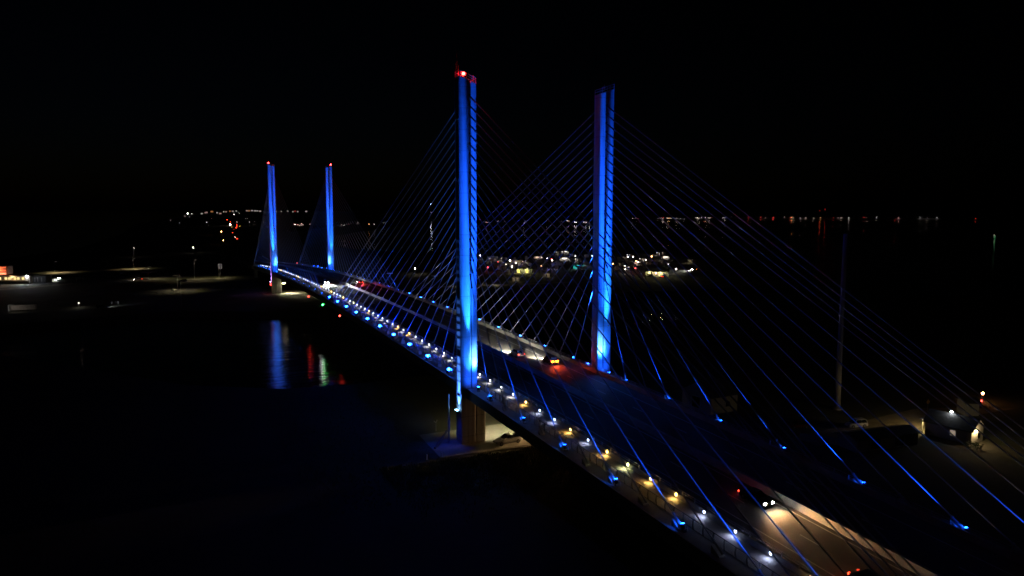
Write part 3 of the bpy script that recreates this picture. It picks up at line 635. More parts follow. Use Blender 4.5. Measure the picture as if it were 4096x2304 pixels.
for i, (x, y, z, e, lb) in enumerate(((-16.45, 176.2, 13.0, E_REDS, 'red navigation light under the deck edge, far side of the channel'), (-16.45, 115.2, 12.9, E_REDS, 'red navigation light under the deck edge, near side of the channel'),
        (-16.45, 145.3, 13.2, E_GRN, 'green navigation light under the deck edge at midspan'))):
    t = empty('navigation_light', (x, y, z), lb, 'navigation light')
    MB().cyl((.05, 0, .3), (.05, 0, 1.6), .05, n=6).box((.0, 0, .3), (.3, .3, .1)).build('bracket', DARKST, t)
    MB().ball((-.05, 0, 0), .26, 8, 6).build('lens', e, t); MB().box((-.05, 0, .32), (.7, .7, .05)).build('hood', DARKST, t)
t = empty('navigation_light', (-16.9, 147.6, 12.6), 'white navigation light shaded from above, beside the green one at midspan', 'navigation light')
MB().cyl((.05, 0, .3), (.05, 0, 1.8), .05, n=6).build('bracket', DARKST, t); MB().box((0, 0, .1), (2.2, 3.2, .05)).build('hood', DARKST, t)
MB().cyl((0, 0, -.07), (0, 0, .06), .42, n=12).build('lens', emit('nav_white', (1, .97, .92), 60), t)
t = empty('marker_light', (15.4, 411, Zd(411) + .05), 'red marker light on the railing end beyond the far pylon', 'marker light')
MB().cyl((0, 0, 0), (0, 0, 1.0), .06, n=6).build('post', DARKST, t); MB().ball((0, 0, 1.15), .3, 8, 6).build('lens', E_REDS, t)

# ------------------------------------------------------------------ cars
def wheel(parent, x, y, r=.34, w=.22):
    mb = MB(); mb.cyl((x - w / 2, y, r), (x + w / 2, y, r), r, n=16); t = mb.build('wheel', RUBBER, parent)
    s = 1 if x > 0 else -1
    mb = MB(); mb.cyl((x + s * w * .42, y, r), (x + s * (w / 2 + .012), y, r), r * .62, n=12)
    for k in range(5):
        a = 2 * PI * k / 5; mb.box((x + s * (w / 2 + .02), y + math.cos(a) * r * .33, r + math.sin(a) * r * .33), (.02, r * .5, .05), rx=a)
    mb.build('rim', RIM, t)
def make_car(name, label, cat, loc, rz, paint, kind='sedan', head=0, tail=None, group=None, lights=None, wheels=True, spot=None):
    """front of the car points to local +y"""
    t = empty(name, loc, label, cat, group, rz)
    L, W, hb, ht = {'sedan': (4.6, 1.8, .92, 1.43), 'suv': (4.7, 1.86, 1.05, 1.75), 'pickup': (5.7, 1.95, 1.1, 1.85)}[kind]
    h = L / 2; w = W / 2
    def ring(y, zb, zt, ww, tw): return [(-ww, y, zb), (ww, y, zb), (ww, y, (zb + zt) * .5), (tw, y, zt), (-tw, y, zt), (-ww, y, (zb + zt) * .5)]
    S = [(-h, .42, hb * .86, w * .86, w * .8), (-h + .12, .3, hb * .97, w * .97, w * .9), (-h + 1.0, .26, hb, w, w * .92), (0, .25, hb, w, w * .92), (h - 1.3, .26, hb * .98, w, w * .92), (h - .25, .3, hb * .82, w * .95, w * .85), (h, .42, hb * .68, w * .84, w * .74)]
    mb = MB(); mb.loft([ring(y, a, b, c, d) for y, a, b, c, d in S])
    if kind == 'pickup':
        cab = [(-h + 2.35, hb - .03, ht, w * .9, w * .74), (-h + 2.5, hb - .03, ht, w * .9, w * .76), (h - 2.6, hb - .03, ht - .02, w * .9, w * .76), (h - 1.75, hb - .03, hb + .02, w * .88, w * .84)]
    elif kind == 'suv':
        cab = [(-h + .15, hb - .03, hb + .05, w * .88, w * .84), (-h + .5, hb - .03, ht, w * .9, w * .74), (h - 2.0, hb - .03, ht - .02, w * .9, w * .74), (h - 1.15, hb - .03, hb, w * .88, w * .84)]
    else:
        cab = [(-h + .5, hb - .03, hb + .02, w * .88, w * .84), (-h + 1.25, hb - .03, ht - .02, w * .9, w * .7), (h - 2.1, hb - .03, ht, w * .9, w * .7), (h - 1.2, hb - .03, hb, w * .88, w * .84)]
    # roof and pillars as part of the body, glass set slightly proud
    c0, c1, c2, c3_ = cab
    if kind == 'pickup':
        # hollow bed
        mb.box((0, -h + 1.15, hb + .03), (W * .92, 2.3, .08)); 
    mb.box((0, (c1[0] + c2[0]) / 2, c1[2] + .01), (c1[4] * 2 + .02, abs(c2[0] - c1[0]) + .1, .06))
    for s in (-1, 1):
        for q in (c0, c1, c2, c3_): pass
        mb.cyl((s * c3_[3], c3_[0], c3_[2]), (s * c2[4], c2[0], c2[2]), .05, n=4); mb.cyl((s * c0[3], c0[0], c0[1] + .03), (s * c1[4], c1[0], c1[2]), .05, n=4)
        ym = (c1[0] + c2[0]) / 2; mb.cyl((s * c1[3], ym, c1[1]), (s * c1[4], ym, c1[2]), .05, n=4)
        mb.box((s * (w + .08), h - 1.75, hb + .02), (.18, .1, .14))
    mb.build('body', paint, t)
    mb = MB(); mb.loft([ring(y, a, b, c, d) for y, a, b, c, d in cab]); mb.build('glazing', GLASS, t)
    if kind == 'pickup':
        mb = MB(); mb.box((0, -h + 1.15, hb + .09), (W * .78, 2.05, .02)); mb.build('bed_liner', BLACK, t)
    if wheels:
        for y in (-h + .95, h - .95):
            for s in (-1, 1): wheel(t, s * (w - .08), y, .38 if kind != 'sedan' else .33)
    for s in (-1, 1):
        if head is not None:
            mb = MB(); mb.ball((s * w * .68, h - .06, hb * .62), .2, 8, 6, (1.1, .5, .7)); mb.build('headlight', (E_HEAD if head else GREYP), t)
        mb = MB(); mb.box((s * w * (.74 if tail is None or 'bar' not in tail.name else .6), -h + .0, hb * .78), (.3 if tail is None or 'bar' not in tail.name else .6, .1, .16 if tail is None or 'bar' not in tail.name else .3)); mb.build('taillight', tail or mat('dull_tail', (.12, .01, .01), .3), t)
    if kind == 'sedan' or kind == 'suv':
        mb = MB(); mb.box((0, -h - .01, hb * .6), (.5, .04, .13)); mb.build('number_plate', WHITE, t)
    if head and spot:
        P, cl, cone = spot
        for s in (-1, 1): light(light_data('SPOT', 'headlamp', cl, P, .08, cone, .9), (s * w * .68, h + .12, hb * .62), (s * w * .9, h + 24, -.4), t)
    return t
WARMH = (1.0, .80, .52); COOLH = (1.0, .95, .80)
# vehicles on the bridge
def zr(y): return Zd(y) + .006
make_car('car', 'dark car coming up the near side span with warm headlights on', 'car', (-1.3, -64.2, zr(-64.2)), PI, DARKP, 'sedan', 1, E_TAIL, 'vehicles crossing the bridge', spot=(HEAD_P * .16, (1.0, .54, .22), 110))
make_car('car', 'dark car at the near end of the bridge, next to the walkway lamps, headlights on', 'car', (-5.2, -84.6, zr(-84.6)), PI, DARKP, 'sedan', 1, E_TAIL, 'vehicles crossing the bridge', spot=(HEAD_P * .3, (1.0, .74, .45), 60))
make_car('car', 'pale car driving beside the orange brake lights near the tall pylon', 'car', (5.5, 21.0, zr(21)), 0, WHITE, 'suv', 1, E_TAIL, 'vehicles crossing the bridge', spot=(HEAD_P * 1.5, (1, .93, .74), 50))
make_car('car', 'dark car braking with bright orange tail lights beside the outer barrier', 'car', (9.3, 11.6, zr(11.6)), 0, DARKP, 'suv', 1, emit('brake_bar', (1, .11, .004), 60), 'vehicles crossing the bridge', spot=(HEAD_P * 1.5, (1, .93, .74), 50))
light(light_data('SPOT', 'brake_glow', (1, .06, .02), BRAKE_P, .3, 120, .9), (9.3, 9.0, zr(9) + .85), (9.3, 3, zr(3)))
make_car('car', 'car with dazzling white headlights on the main span beside the median', 'car', (-4.6, 200.5, zr(200)), PI, DARKP, 'suv', 1, E_TAIL, 'vehicles crossing the bridge', spot=(HEAD_P * 2.2, (.95, .97, .92), 60))
make_car('car', 'car with red tail lights heading for the far pylons along the outer barrier', 'car', (9.3, 193.5, zr(193)), 0, DARKP, 'sedan', 1, E_TAIL, 'vehicles crossing the bridge', spot=(HEAD_P * .35, COOLH, 75))
light(light_data('SPOT', 'tail_glow', (1, .05, .03), BRAKE_P * 2.0, .3, 120, .9), (9.8, 190.8, zr(190) + .85), (9.8, 182, zr(182)))
# pickup under the bridge
t = make_car('pickup_truck', 'white pickup truck with a bed rack parked on the apron under the bridge', 'pickup truck', (-8.9, -4.6, 2.56), PI / 2 + R(5), WHITE, 'pickup', 0)
mb = MB()
for y in (-2.55, -.7):
    for s in (-1, 1): mb.cyl((s * .85, y, 1.1), (s * .8, y, 2.05), .035, n=5)
    mb.cyl((-.8, y, 2.05), (.8, y, 2.05), .035, n=5)
for s in (-1, 1): mb.cyl((s * .8, -2.55, 2.05), (s * .8, -.7, 2.05), .035, n=5)
mb.build('bed_rack_frame', DARKST, t)
o = MB().box((0, 0, .25), (1.1, .8, .5)).cyl((-.4, -.3, .5), (.5, .3, 1.0), .06, n=6).build('equipment_case', DARKST, None, (-6.9, -4.4, 3.75)); tag(o, 'dark equipment case in the bed of the white pickup', 'equipment')
# under-bridge fixtures
def wall_fixture(loc, em, label, strips=2, d=(.5, 1.2, .12), arm=(-.5, 0, -.5)):
    t = empty('wall_lamp', loc, label, 'lamp')
    mb = MB()
    for k in range(strips): mb.box((0, 0, .32 * k), d)
    mb.build('lens', em, t)
    mb = MB()
    for k in range(strips): mb.box((0, 0, .32 * k + .1), (d[0] * 1.1, d[1] * 1.1, .05))
    mb.cyl((0, 0, 0), arm, .04, n=5); mb.build('bracket', STEEL, t)
    return t
t = wall_fixture((-10.6, 0.6, 9.4), E_YEL, 'yellowish lamp under the deck on the near pylon base')
light(light_data('SPOT', 'soffit', (1.0, .92, .55), UNDER_P, .3, 150, .8), (1.0, .6, -.3), (4, 5, -8), t)
t = wall_fixture((-11.2, 287.2, 8.2), emit('yellow_strip', (1.0, .88, .5), 22), 'yellowish double strip lamp under the deck on the far pylon base', 2, (1.6, .6, .2))
light(light_data('SPOT', 'soffit2', (1.0, .9, .6), UNDER_P * 2.2, .3, 140, .8), (1.5, .0, -.3), (5, -3, -8), t)
t = wall_fixture((12.5, -4.0, 4.4), emit('sodium', (1.0, .5, .15), 12), 'orange sodium lamp on a post under the bridge', 1, (.3, .3, .2), (0, 0, -2.1))
light(light_data('SPOT', 'sodium_spot', (1.0, .6, .28), SODIUM_P, .15, 20, 1.0), (-.4, 0, 0), (-21.5, -2.2, -1.75), t)
light(light_data('SPOT', 'sodium_near', (1.0, .5, .18), SODIUM_P * .12, .15, 110, .9), (-.4, 0, 0), (-6, -.6, -1.9), t)
# downpipe, valve post, bollards and the sloping pipe beside the near pylon
o = MB().cyl((0, 0, 12.4), (0, 0, 7), .16, n=8).cyl((0, 0, 7), (-.2, -.6, 2.5), .2, n=8).build('drain_pipe', STEEL, None, (-19.3, 0.9, 0)); tag(o, 'steel downpipe beside the outer face of the near pylon base', 'pipe')
o = MB().cyl((0, 0, 0), (4.2, 4.5, 1.7), .22, n=8).build('sloping_pipe', DARKST, None, (-23.2, -1.8, 2.7)); tag(o, 'thick dark pipe sloping over the blue-lit apron corner', 'pipe')
t = empty('valve_post', (-19.1, 9.2, 2.5), 'small post with a two-armed top at the apron edge', 'post')
MB().cyl((0, 0, 0), (0, 0, 1.9), .06, n=6).build('post', STEEL, t); MB().cyl((0, 0, 1.8), (-.45, 0, 2.2), .05, n=5).cyl((0, 0, 1.8), (.3, 0, 2.4), .05, n=5).build('arm', WHITE, t)
for i, (x, y, l) in enumerate(((-26.5, -6.8, 'pale bollard standing alone in the scrub outside the apron'), (-23.6, -6.9, 'pale bollard at the corner of the apron'))):
    o = MB().cyl((0, 0, 0), (0, 0, .9), .1, n=8).ball((0, 0, .9), .1, 8, 4).build('bollard', WHITE, None, (x, y, 2.5)); tag(o, l, 'bollard')
o = MB().prism([(-24.0, -6.9), (-5.0, -8.3), (-5.0, -8.55), (-24.0, -7.15)], 2.5, 2.68).build('kerb', PADM); structure(o)

# ------------------------------------------------------------------ houses by the near shore
def gable_house(name, label, loc, rz, W, D, H, rh, wallm=SIDING, wins=(), lit=(), group=None, porch=False, over=.4):
    t = empty(name, loc, label, 'house', group, rz)
    w, d = W / 2, D / 2
    v = [(-w, -d, 0), (w, -d, 0), (w, d, 0), (-w, d, 0), (-w, -d, H), (w, -d, H), (w, d, H), (-w, d, H), (-w, 0, H + rh), (w, 0, H + rh)]
    MB().add(v, [(0, 3, 2, 1), (0, 1, 5, 4), (2, 3, 7, 6), (0, 4, 8, 7, 3), (1, 2, 6, 9, 5), (4, 5, 9, 8), (6, 7, 8, 9)]).build('wall', wallm, t)
    mb = MB(); k = rh / d; th = .18
    for s in (-1, 1):
        mb.add([(-w - over, s * (d + over), H - k * over + .03), (w + over, s * (d + over), H - k * over + .03), (w + over, 0, H + rh + .03), (-w - over, 0, H + rh + .03),
                (-w - over, s * (d + over), H - k * over + th), (w + over, s * (d + over), H - k * over + th), (w + over, 0, H + rh + th), (-w - over, 0, H + rh + th)],
               [(0, 1, 2, 3), (4, 7, 6, 5), (0, 4, 5, 1), (2, 6, 7, 3), (1, 5, 6, 2), (3, 7, 4, 0)])
    mb.build('roof', ROOFM, t)
    for (side, u, z, ww, hh, on) in wins:
        if side in 'NS':
            y = -d - .03 if side == 'S' else d + .03; f = MB().box((u, y, z), (ww + .16, .06, hh + .16)); g = MB().box((u, y + (-.04 if side == 'S' else .04), z), (ww, .02, hh))
        else:
            x = -w - .03 if side == 'W' else w + .03; f = MB().box((x, u, z), (.06, ww + .16, hh + .16)); g = MB().box((x + (-.04 if side == 'W' else .04), u, z), (.02, ww, hh))
        fo = f.build('window', WHITE, t); g.build('pane', {0: GLASS, 1: E_WIN, 2: E_DIM}[on], fo)
    return t
# house with two lamps beside the monopole road
t = gable_house('house', 'low house with a lit porch and a bright lamp on its gable end', (75.6, -39.9, 2.5), R(-82), 9.0, 4.8, 2.9, 1.9, wins=(('S', 1.0, 1.6, 1.0, 1.1, 2), ('W', -1.2, 1.2, .9, 2.0, 0), ('E', .5, 1.5, 1.1, 1.1, 0)), porch=True)
mb = MB(); mb.box((-5.6, 1.0, 1.4), (.16, .16, 2.8)); mb.box((-5.6, -1.4, 1.4), (.16, .16, 2.8)); mb.box((-5.1, -.2, 2.86), (1.6, 3.4, .12)); mb.build('porch', WHITE, t)
light(light_data('POINT', 'porch_bulb', (1.0, .72, .28), PORCH_P * 1.5, .12), (-5.0, -.2, 2.5), None, t)
light(light_data('POINT', 'gable_bulb', (1.0, .70, .34), PORCH_P * .5, .12), (5.1, -1.2, 2.6), None, t)
MB().ball((4.75, -1.2, 2.7), .22, 8, 6).build('wall_lantern', emit('lantern', (1, .72, .35), 45), t)
MB().ball((-5.0, -.2, 2.72), .1, 8, 6).build('porch_bulb', emit('lantern2', (1, .8, .5), 20), t)
t = empty('street_lamp', (75.3, -39.5, 7.3), 'bright white floodlight on the roof ridge of the porch house', 'street lamp')
MB().cyl((0, 0, 0), (0, 0, .45), .06, .05, n=6).build('pole', STEEL, t); MB().ball((0, 0, .55), .26, 8, 6, (1.3, 1.0, .7)).build('lamp_head', E_FLW, t)
light(light_data('POINT', 'yard_lamp', (.9, 1, .85), 60, .2), (.6, .6, .7), None, t)
t = gable_house('house', 'dark gabled shed behind the bridge deck, no lights on', (45.2, -1.0, 2.5), R(3), 8.2, 9.6, 4.1, 2.6, wins=(('W', 0, 2.0, 2.6, 2.6, 0), ('S', 1.0, 2.0, 1.2, 1.2, 0)))
t = gable_house('garage', 'long dark flat shed in front of the lit road', (57.3, -36.5, 2.5), R(-6), 15.5, 5.0, 2.4, .7, wallm=GREYP, wins=(('S', -3, 1.2, 2.4, 2.0, 0), ('S', 3, 1.2, 2.4, 2.0, 0))); t['category'] = 'garage'
t = gable_house('house', 'small pale hut with a blank wall beyond the porch house', (95.6, -30.0, 2.5), R(-30), 3.0, 3.6, 3.0, .8, wins=(('E', 0, 1.5, .8, .8, 0),))
t = empty('white_wall', (47.9, -30.6, 2.5), 'pale concrete wall beyond the road deck', 'wall', None, R(-52)); MB().box((0, 0, .7), (7.2, .3, 1.4)).build('wall', BARR, t); MB().box((0, 0, 1.44), (7.3, .4, .08)).build('coping', CONC2, t)
# monopole
t = empty('steel_monopole', (71.6, -14.6, 2.5), 'tall pale steel monopole rising behind the stay cables', 'monopole')
mb = MB(); mb.cyl((0, 0, 0), (0, 0, 41), .72, .42, n=24, cap=True); mb.build('shaft', mat('monopole_paint', (.32, .3, .28), .7, .08, .6), t, smooth=True)
mb = MB(); mb.cyl((0, 0, 0), (0, 0, .3), 1.05, n=20); mb.build('flange', CONC2, t)
light(light_data('SPOT', 'mono_up', (1, .85, .7), MONO_P, .3, 60, 1), (-4.5, -3.5, .6), (0, 0, 15), t)
t = empty('warning_sign', (88.0, -25.6, 2.5), 'yellow diamond warning sign on a post beside the road', 'sign')
MB().cyl((0, 0, 0), (0, 0, 2.6), .04, n=6).build('post', STEEL, t); MB().box((-.05, -.03, 2.6), (.85, .03, .85), ry=PI / 4).build('panel', YELLOWS, t)
MB().box((-.05, -.06, 2.6), (.08, .02, .5)).box((-.05, -.06, 2.3), (.1, .02, .1)).build('symbol', BLACK, t)
t = empty('lattice_light_tower', (109, -25, 2.5), 'orange lamp on a small lattice stand with a red lamp at its foot', 'light tower')
mb = MB()
for sx_, sy_ in ((-.3, -.3), (.3, -.3), (.3, .3), (-.3, .3)): mb.cyl((sx_, sy_, 0), (sx_ * .4, sy_ * .4, 2.0), .05, n=4)
mb.build('lattice', WHITE, t); MB().ball((0, 0, 2.2), .27, 8, 6).build('lamp_head', ecol('o', 60), t); MB().ball((-.6, -.2, .4), .16, 8, 6).build('red_lamp_head', E_REDS, t)
make_car('parked_car', 'white van-like car parked by the roadside in front of the long shed', 'car', (63.6, -26.4, 2.52), R(78), WHITE, 'suv', 0)
make_car('parked_car', 'reddish parked car in the dark lot beside the gabled shed', 'car', (52.0, -21.5, 2.52), R(70), mat('red_paint', (.2, .02, .02), .4), 'sedan', 0, E_DIM)
for i, (x, y) in enumerate(((118, -30.5), (122.5, -32.0))):
    t = empty('street_lamp', (x, y, 2.5), '%s small white lamp on a short post far beyond the lattice tower' % ordn(i + 1), 'street lamp'); MB().cyl((0, 0, 0), (0, 0, 2.2), .05, n=5).build('pole', STEEL, t); MB().ball((0, 0, 2.3), .13, 6, 5).build('lamp_head', ecol('p', 6), t)

# ------------------------------------------------------------------ trees and bushes
def leafy(parent, name, blobs, n, s, m=GREENLEAF):
    mb = MB()
    for i in range(n):
        c, r = random.choice(blobs)
        d = Vector((random.gauss(0, 1), random.gauss(0, 1), random.gauss(0, 1))).normalized() * r * random.uniform(.55, 1.05)
        p = Vector(c) + Vector((d.x, d.y, d.z * .8)); a = Vector((random.gauss(0, 1), random.gauss(0, 1), random.gauss(0, 1))).normalized(); b = a.orthogonal().normalized()
        q = s * random.uniform(.6, 1.3); c2 = a.cross(b)
        mb.add([p + b * q, p + c2 * q * .6, p - b * q, p - c2 * q * .6], [(0, 1, 2, 3)])
    return mb.build(name, m, parent)
def tree(x, y, h, label, n=500, z=2.5):
    t = empty('tree', (x, y, z), label, 'tree', 'trees in the campground')
    mb = MB(); mb.cyl((0, 0, 0), (0, 0, h * .55), h * .035, h * .02, n=7)
    bl = []
    for k in range(6):
        a = k * 2.4; r = h * random.uniform(.16, .3); e = (math.cos(a) * r, math.sin(a) * r, h * random.uniform(.5, .88)); mb.cyl((0, 0, h * random.uniform(.3, .5)), e, h * .014, h * .006, n=5); bl.append((e, h * random.uniform(.13, .21)))
    mb.build('trunk', BARK, t); leafy(t, 'crown', bl, n, h * .03)
def bush(x, y, h, label, n=260, sx=1.0):
    t = empty('bush', (x, y, 2.5), label, 'bush'); bl = [((random.uniform(-.8, .8) * h * sx, random.uniform(-.6, .6) * h, h * random.uniform(.3, .6)), h * random.uniform(.3, .5)) for k in range(6)]
    leafy(t, 'foliage', bl, n, h * .07)
bush(72.6, -46.0, 1.8, 'round dark bush in front of the gable lamp', 500); bush(72.4, -37.0, 1.6, 'wide low bush beside the lit porch', 500, 1.6); bush(79.5, -47.5, 1.0, 'small clipped bush in the lamplit yard')
TR = [(263, 314, 5), (268, 318, 6), (275, 320, 5.5), (282, 326, 6), (256, 318, 5), (310, 352, 7), (200, 372, 6), (236, 395, 6), (182, 452, 7), (262, 405, 6), (330, 470, 7), (228, 420, 6)]
for i, (x, y, h) in enumerate(TR):
    tree(x, y, h, ('tree in the hedge row beside the yellow-lit campground office, %s along' % ordn(i + 1)) if i < 5 else 'dark tree among the parked campers, %s from the office' % ordn(i - 4), 320)
# reed-edge bushes above the far bank
for i in range(26):
    x = -110 + i * 5.0 + random.uniform(-2, 2); y = 311 + random.uniform(-3, 3) + (0 if x < -60 else (x + 60) * .12)
    bush(x, y, random.uniform(1.2, 2.2), 'dark scrub bush on the far bank before the parking lot, %s in the row' % ordn(i + 1), 120, 1.6)
# ------------------------------------------------------------------ street lamps on the far shore lots
def lamp_post(x, y, h, label, s=0.0, col='y', power=0.0, dark=False, r=.25, z=2.5, arm=1.2, group='parking lot lamps'):
    t = empty('street_lamp', (x, y, z), label, 'street lamp', group)
    MB().cyl((0, 0, 0), (0, 0, h), .11, .07, n=6).cyl((0, 0, h), (arm, 0, h + .2), .05, n=5).build('pole', STEEL, t)
    MB().box((arm, 0, h + .2), (.8, .35, .14)).build('lamp_head', GREYP, t)
    MB().box((arm, 0, h + .1), (.6 * r * 4, .28, .05)).build('lens', ecol(col, s) if s else DARKST, t)
    if power: light(light_data('SPOT', 'street_pool', EC['y'] if col == 'y' else (1.0, .82, .45), power, .2, 150, .6), (arm, 0, h), (arm, 0, 0), t)
lamp_post(-94.6, 517, 8, 'lamp post over the far strip of lit sand', .7, 'w', LOT_P); lamp_post(-81.8, 415, 8.5, 'lamp post between the parked white cars and the access road', .7, 'w', LOT_P * .9)
lamp_post(-53.6, 400, 13, 'tall lamp post over the bend with the yellow-lit verge', .7, 'w', LOT_P * 1.3); lamp_post(-64.8, 326, 8.5, 'lamp post beside the lone white car near the bank', .7, 'w', LOT_P * .9)
lamp_post(-38, 404, 7, 'lamp post with an orange pool beside the white sign', .7, 'o', LOT_P * .6); lamp_post(-146, 500, 8, 'lamp post over the sandy road behind the restaurant', .7, 'w', LOT_P * 1.4)
lamp_post(-101, 688, 8.5, 'distant lamp post with a bright head in the dark dunes', 50, 'w', 0, r=.3)
lamp_post(-64, 255, 12, 'unlit tall lamp post on the near beach ramp', 0)
o = MB().box((0, 0, .45), (.1, 26, .12)).box((0, 0, .2), (.1, 26, .12)).build('guard_rail', WHITE, None, (-47, 398, 2.5)); o.rotation_euler.z = R(85); tag(o, 'low white guard rail along the yellow-lit verge', 'guard rail')
t = empty('notice_sign', (-35.7, 425.6, 2.5), 'tall white two-panel sign on a post in the dark', 'sign'); MB().cyl((0, 0, 0), (0, 0, 5), .12, n=6).build('post', STEEL, t)
for s in (-1, 1): MB().box((s * .75, 0, 6.6), (1.1, .1, 3.6)).build('panel', mat('sign_panel', (.75, .75, .72), .6), t)
light(light_data('SPOT', 'sign_wash', (1, .9, .75), 500, .2, 60, .8), (0, -5, .5), (0, 0, 6), t)
# parked cars and visitors
CARS = [(-89.9, 437.5, 80, WHITE, 'suv', 'white parked car behind the one with its lights on'), (-86.4, 469.5, 85, WHITE, 'sedan', 'dim pale car parked in the back row of the far lot'), (-79.7, 471, 85, WHITE, 'sedan', 'pale car parked at the end of the back row in the far lot'),
        (-99.8, 469.9, 85, GREYP, 'sedan', 'grey car parked by itself in the dark corner of the far lot'), (-64.6, 429.9, 80, WHITE, 'suv', 'white parked car alone in the middle of the far lot'), (-60.9, 386, 85, DARKP, 'suv', 'black car parked on the access road before the yellow verge'),
        (-66.7, 329, 10, WHITE, 'sedan', 'white car parked beside the lamp post above the bank'), (-71, 356, 60, DARKP, 'sedan', 'dark car parked between the lot and the access road')]
for x, y, a, m, k, lb in CARS: make_car('parked_car', lb, 'car', (x, y, 2.52), R(a), m, k, 0, group='cars parked on the far shore')
make_car('car', 'white car on the access road with red and white lights showing', 'car', (-87.8, 409, 2.52), R(85), WHITE, 'suv', 1, E_TAIL)
make_car('car', 'car facing the restaurant with dazzling white headlights', 'car', (-135.0, 441, 2.52), R(100 + 50), DARKP, 'suv', 1, spot=(HEAD_P * .5, (1, 1, .9), 80))
light(light_data('SPOT', 'car_beam', (1, .98, .8), 2500, .2, 120, .9), (-137.5, 438.5, 3.3), (-146, 430, 2.5))
t = make_car('car', 'dark car on the beach ramp lighting the ground ahead of it', 'car', (-98.6, 259.5, 2.52), R(-58), DARKP, 'suv', 0)
light(light_data('SPOT', 'ramp_beam', (.85, .95, 1), 1500, .15, 75, .9), (-96.3, 261.6, 3.2), (-90.5, 268.5, 2.6))
def person(x, y, rz, top, legs, label, z=2.52, lean=0):
    t = empty('person', (x, y, z), label, 'person', None, rz)
    me = bpy.data.meshes.new('body')
    J = {'pel': (0, 0, .95, .15), 'ch': (0, lean * .5, 1.3, .17), 'nk': (0, lean * .8, 1.5, .065), 'hd': (0, lean, 1.66, .11), 'ht': (0, lean, 1.76, .08),
         'sl': (-.2, lean * .6, 1.42, .07), 'el': (-.28, .05, 1.12, .05), 'wl': (-.25, .2, .92, .038), 'sr': (.2, lean * .6, 1.42, .07), 'er': (.3, .0, 1.13, .05), 'wr': (.3, .14, .9, .038),
         'hl': (-.11, 0, .88, .1), 'kl': (-.13, .03, .48, .07), 'al': (-.13, 0, .09, .05), 'tl': (-.14, .2, .04, .045), 'hr': (.11, 0, .88, .1), 'kr': (.14, .05, .48, .07), 'ar': (.15, -.02, .09, .05), 'tr': (.16, .18, .04, .045)}
    K = list(J); E = [('pel', 'ch'), ('ch', 'nk'), ('nk', 'hd'), ('hd', 'ht'), ('ch', 'sl'), ('sl', 'el'), ('el', 'wl'), ('ch', 'sr'), ('sr', 'er'), ('er', 'wr'), ('pel', 'hl'), ('hl', 'kl'), ('kl', 'al'), ('al', 'tl'), ('pel', 'hr'), ('hr', 'kr'), ('kr', 'ar'), ('ar', 'tr')]
    me.from_pydata([J[k][:3] for k in K], [(K.index(a), K.index(b)) for a, b in E], [])
    o = bpy.data.objects.new('body', me); COL.objects.link(o); o.parent = t; me.materials.append(legs)
    sk = o.modifiers.new('skin', 'SKIN')
    for i, k in enumerate(K): me.skin_vertices[0].data[i].radius = (J[k][3], J[k][3])
    me.skin_vertices[0].data[0].use_root = True
    o.modifiers.new('sub', 'SUBSURF').levels = 1; o.modifiers['sub'].render_levels = 1
    MB().loft([[(-.2, -.13, .88), (.2, -.13, .88), (.2, .13, .88), (-.2, .13, .88)], [(-.22, lean * .5 - .14, 1.3), (.22, lean * .5 - .14, 1.3), (.22, lean * .5 + .14, 1.3), (-.22, lean * .5 + .14, 1.3)], [(-.14, lean * .8 - .08, 1.48), (.14, lean * .8 - .08, 1.48), (.14, lean * .8 + .08, 1.48), (-.14, lean * .8 + .08, 1.48)]]).build('shirt', top, t)
    MB().ball((0, lean - .02, 1.71), .125, 8, 6, (.95, 1, .9)).build('hair', CLOTHD, t)
    return t
person(-95.0, 272.0, R(200), CLOTHW, CLOTHW, 'person in pale clothes stepping through the car light', lean=.12)
person(-93.4, 273.2, R(160), CLOTHD, CLOTHD, 'person in dark clothes standing between two companions in the car light')
person(-92.2, 272.2, R(170), CLOTHD, CLOTHW, 'person in pale trousers standing at the edge of the car light')
o = MB().box((0, 0, .02), (7, .12, .04)).build('ramp_marking', LINE, None, (-90.5, 267.0, 2.5)); o.rotation_euler.z = R(55); structure(o)
t = empty('camp_lantern', (-108.5, 268, 2.5), 'small white lantern on a stand on the dark beach', 'lantern'); MB().cyl((0, 0, 0), (0, 0, 2.0), .04, n=5).build('stand', STEEL, t); MB().ball((0, 0, 2.1), .3, 6, 5).build('lamp_head', ecol('w', 3), t); light(light_data('POINT', 'beach_lantern', (1, .95, .85), 60, .1), (0, -.6, 1.4), None, t)
t = empty('long_trailer', (-130.3, 263.4, 2.5), 'long pale box trailer with a white frame end on the dark beach', 'trailer', None, R(-7))
MB().box((.3, 0, 1.9), (9.8, 2.3, 2.2)).build('box_body', mat('tan_panel', (.3, .27, .24), .8), t); MB().box((-5.3, 0, 1.7), (.5, 2.4, 2.8)).box((-4.6, 0, 3.2), (1.9, 2.4, .1)).build('end_frame', WHITE, t)
for x in (2.2, 3.2):
    for s in (-1, 1): MB().cyl((x, s * 1.1, .45), (x, s * .85, .45), .45, n=12).build('wheel', RUBBER, t)
light(light_data('SPOT', 'trailer_wash', (1, .9, .8), 260, .3, 120, 1), (-4, -7, 3), (0, 0, 1), t)
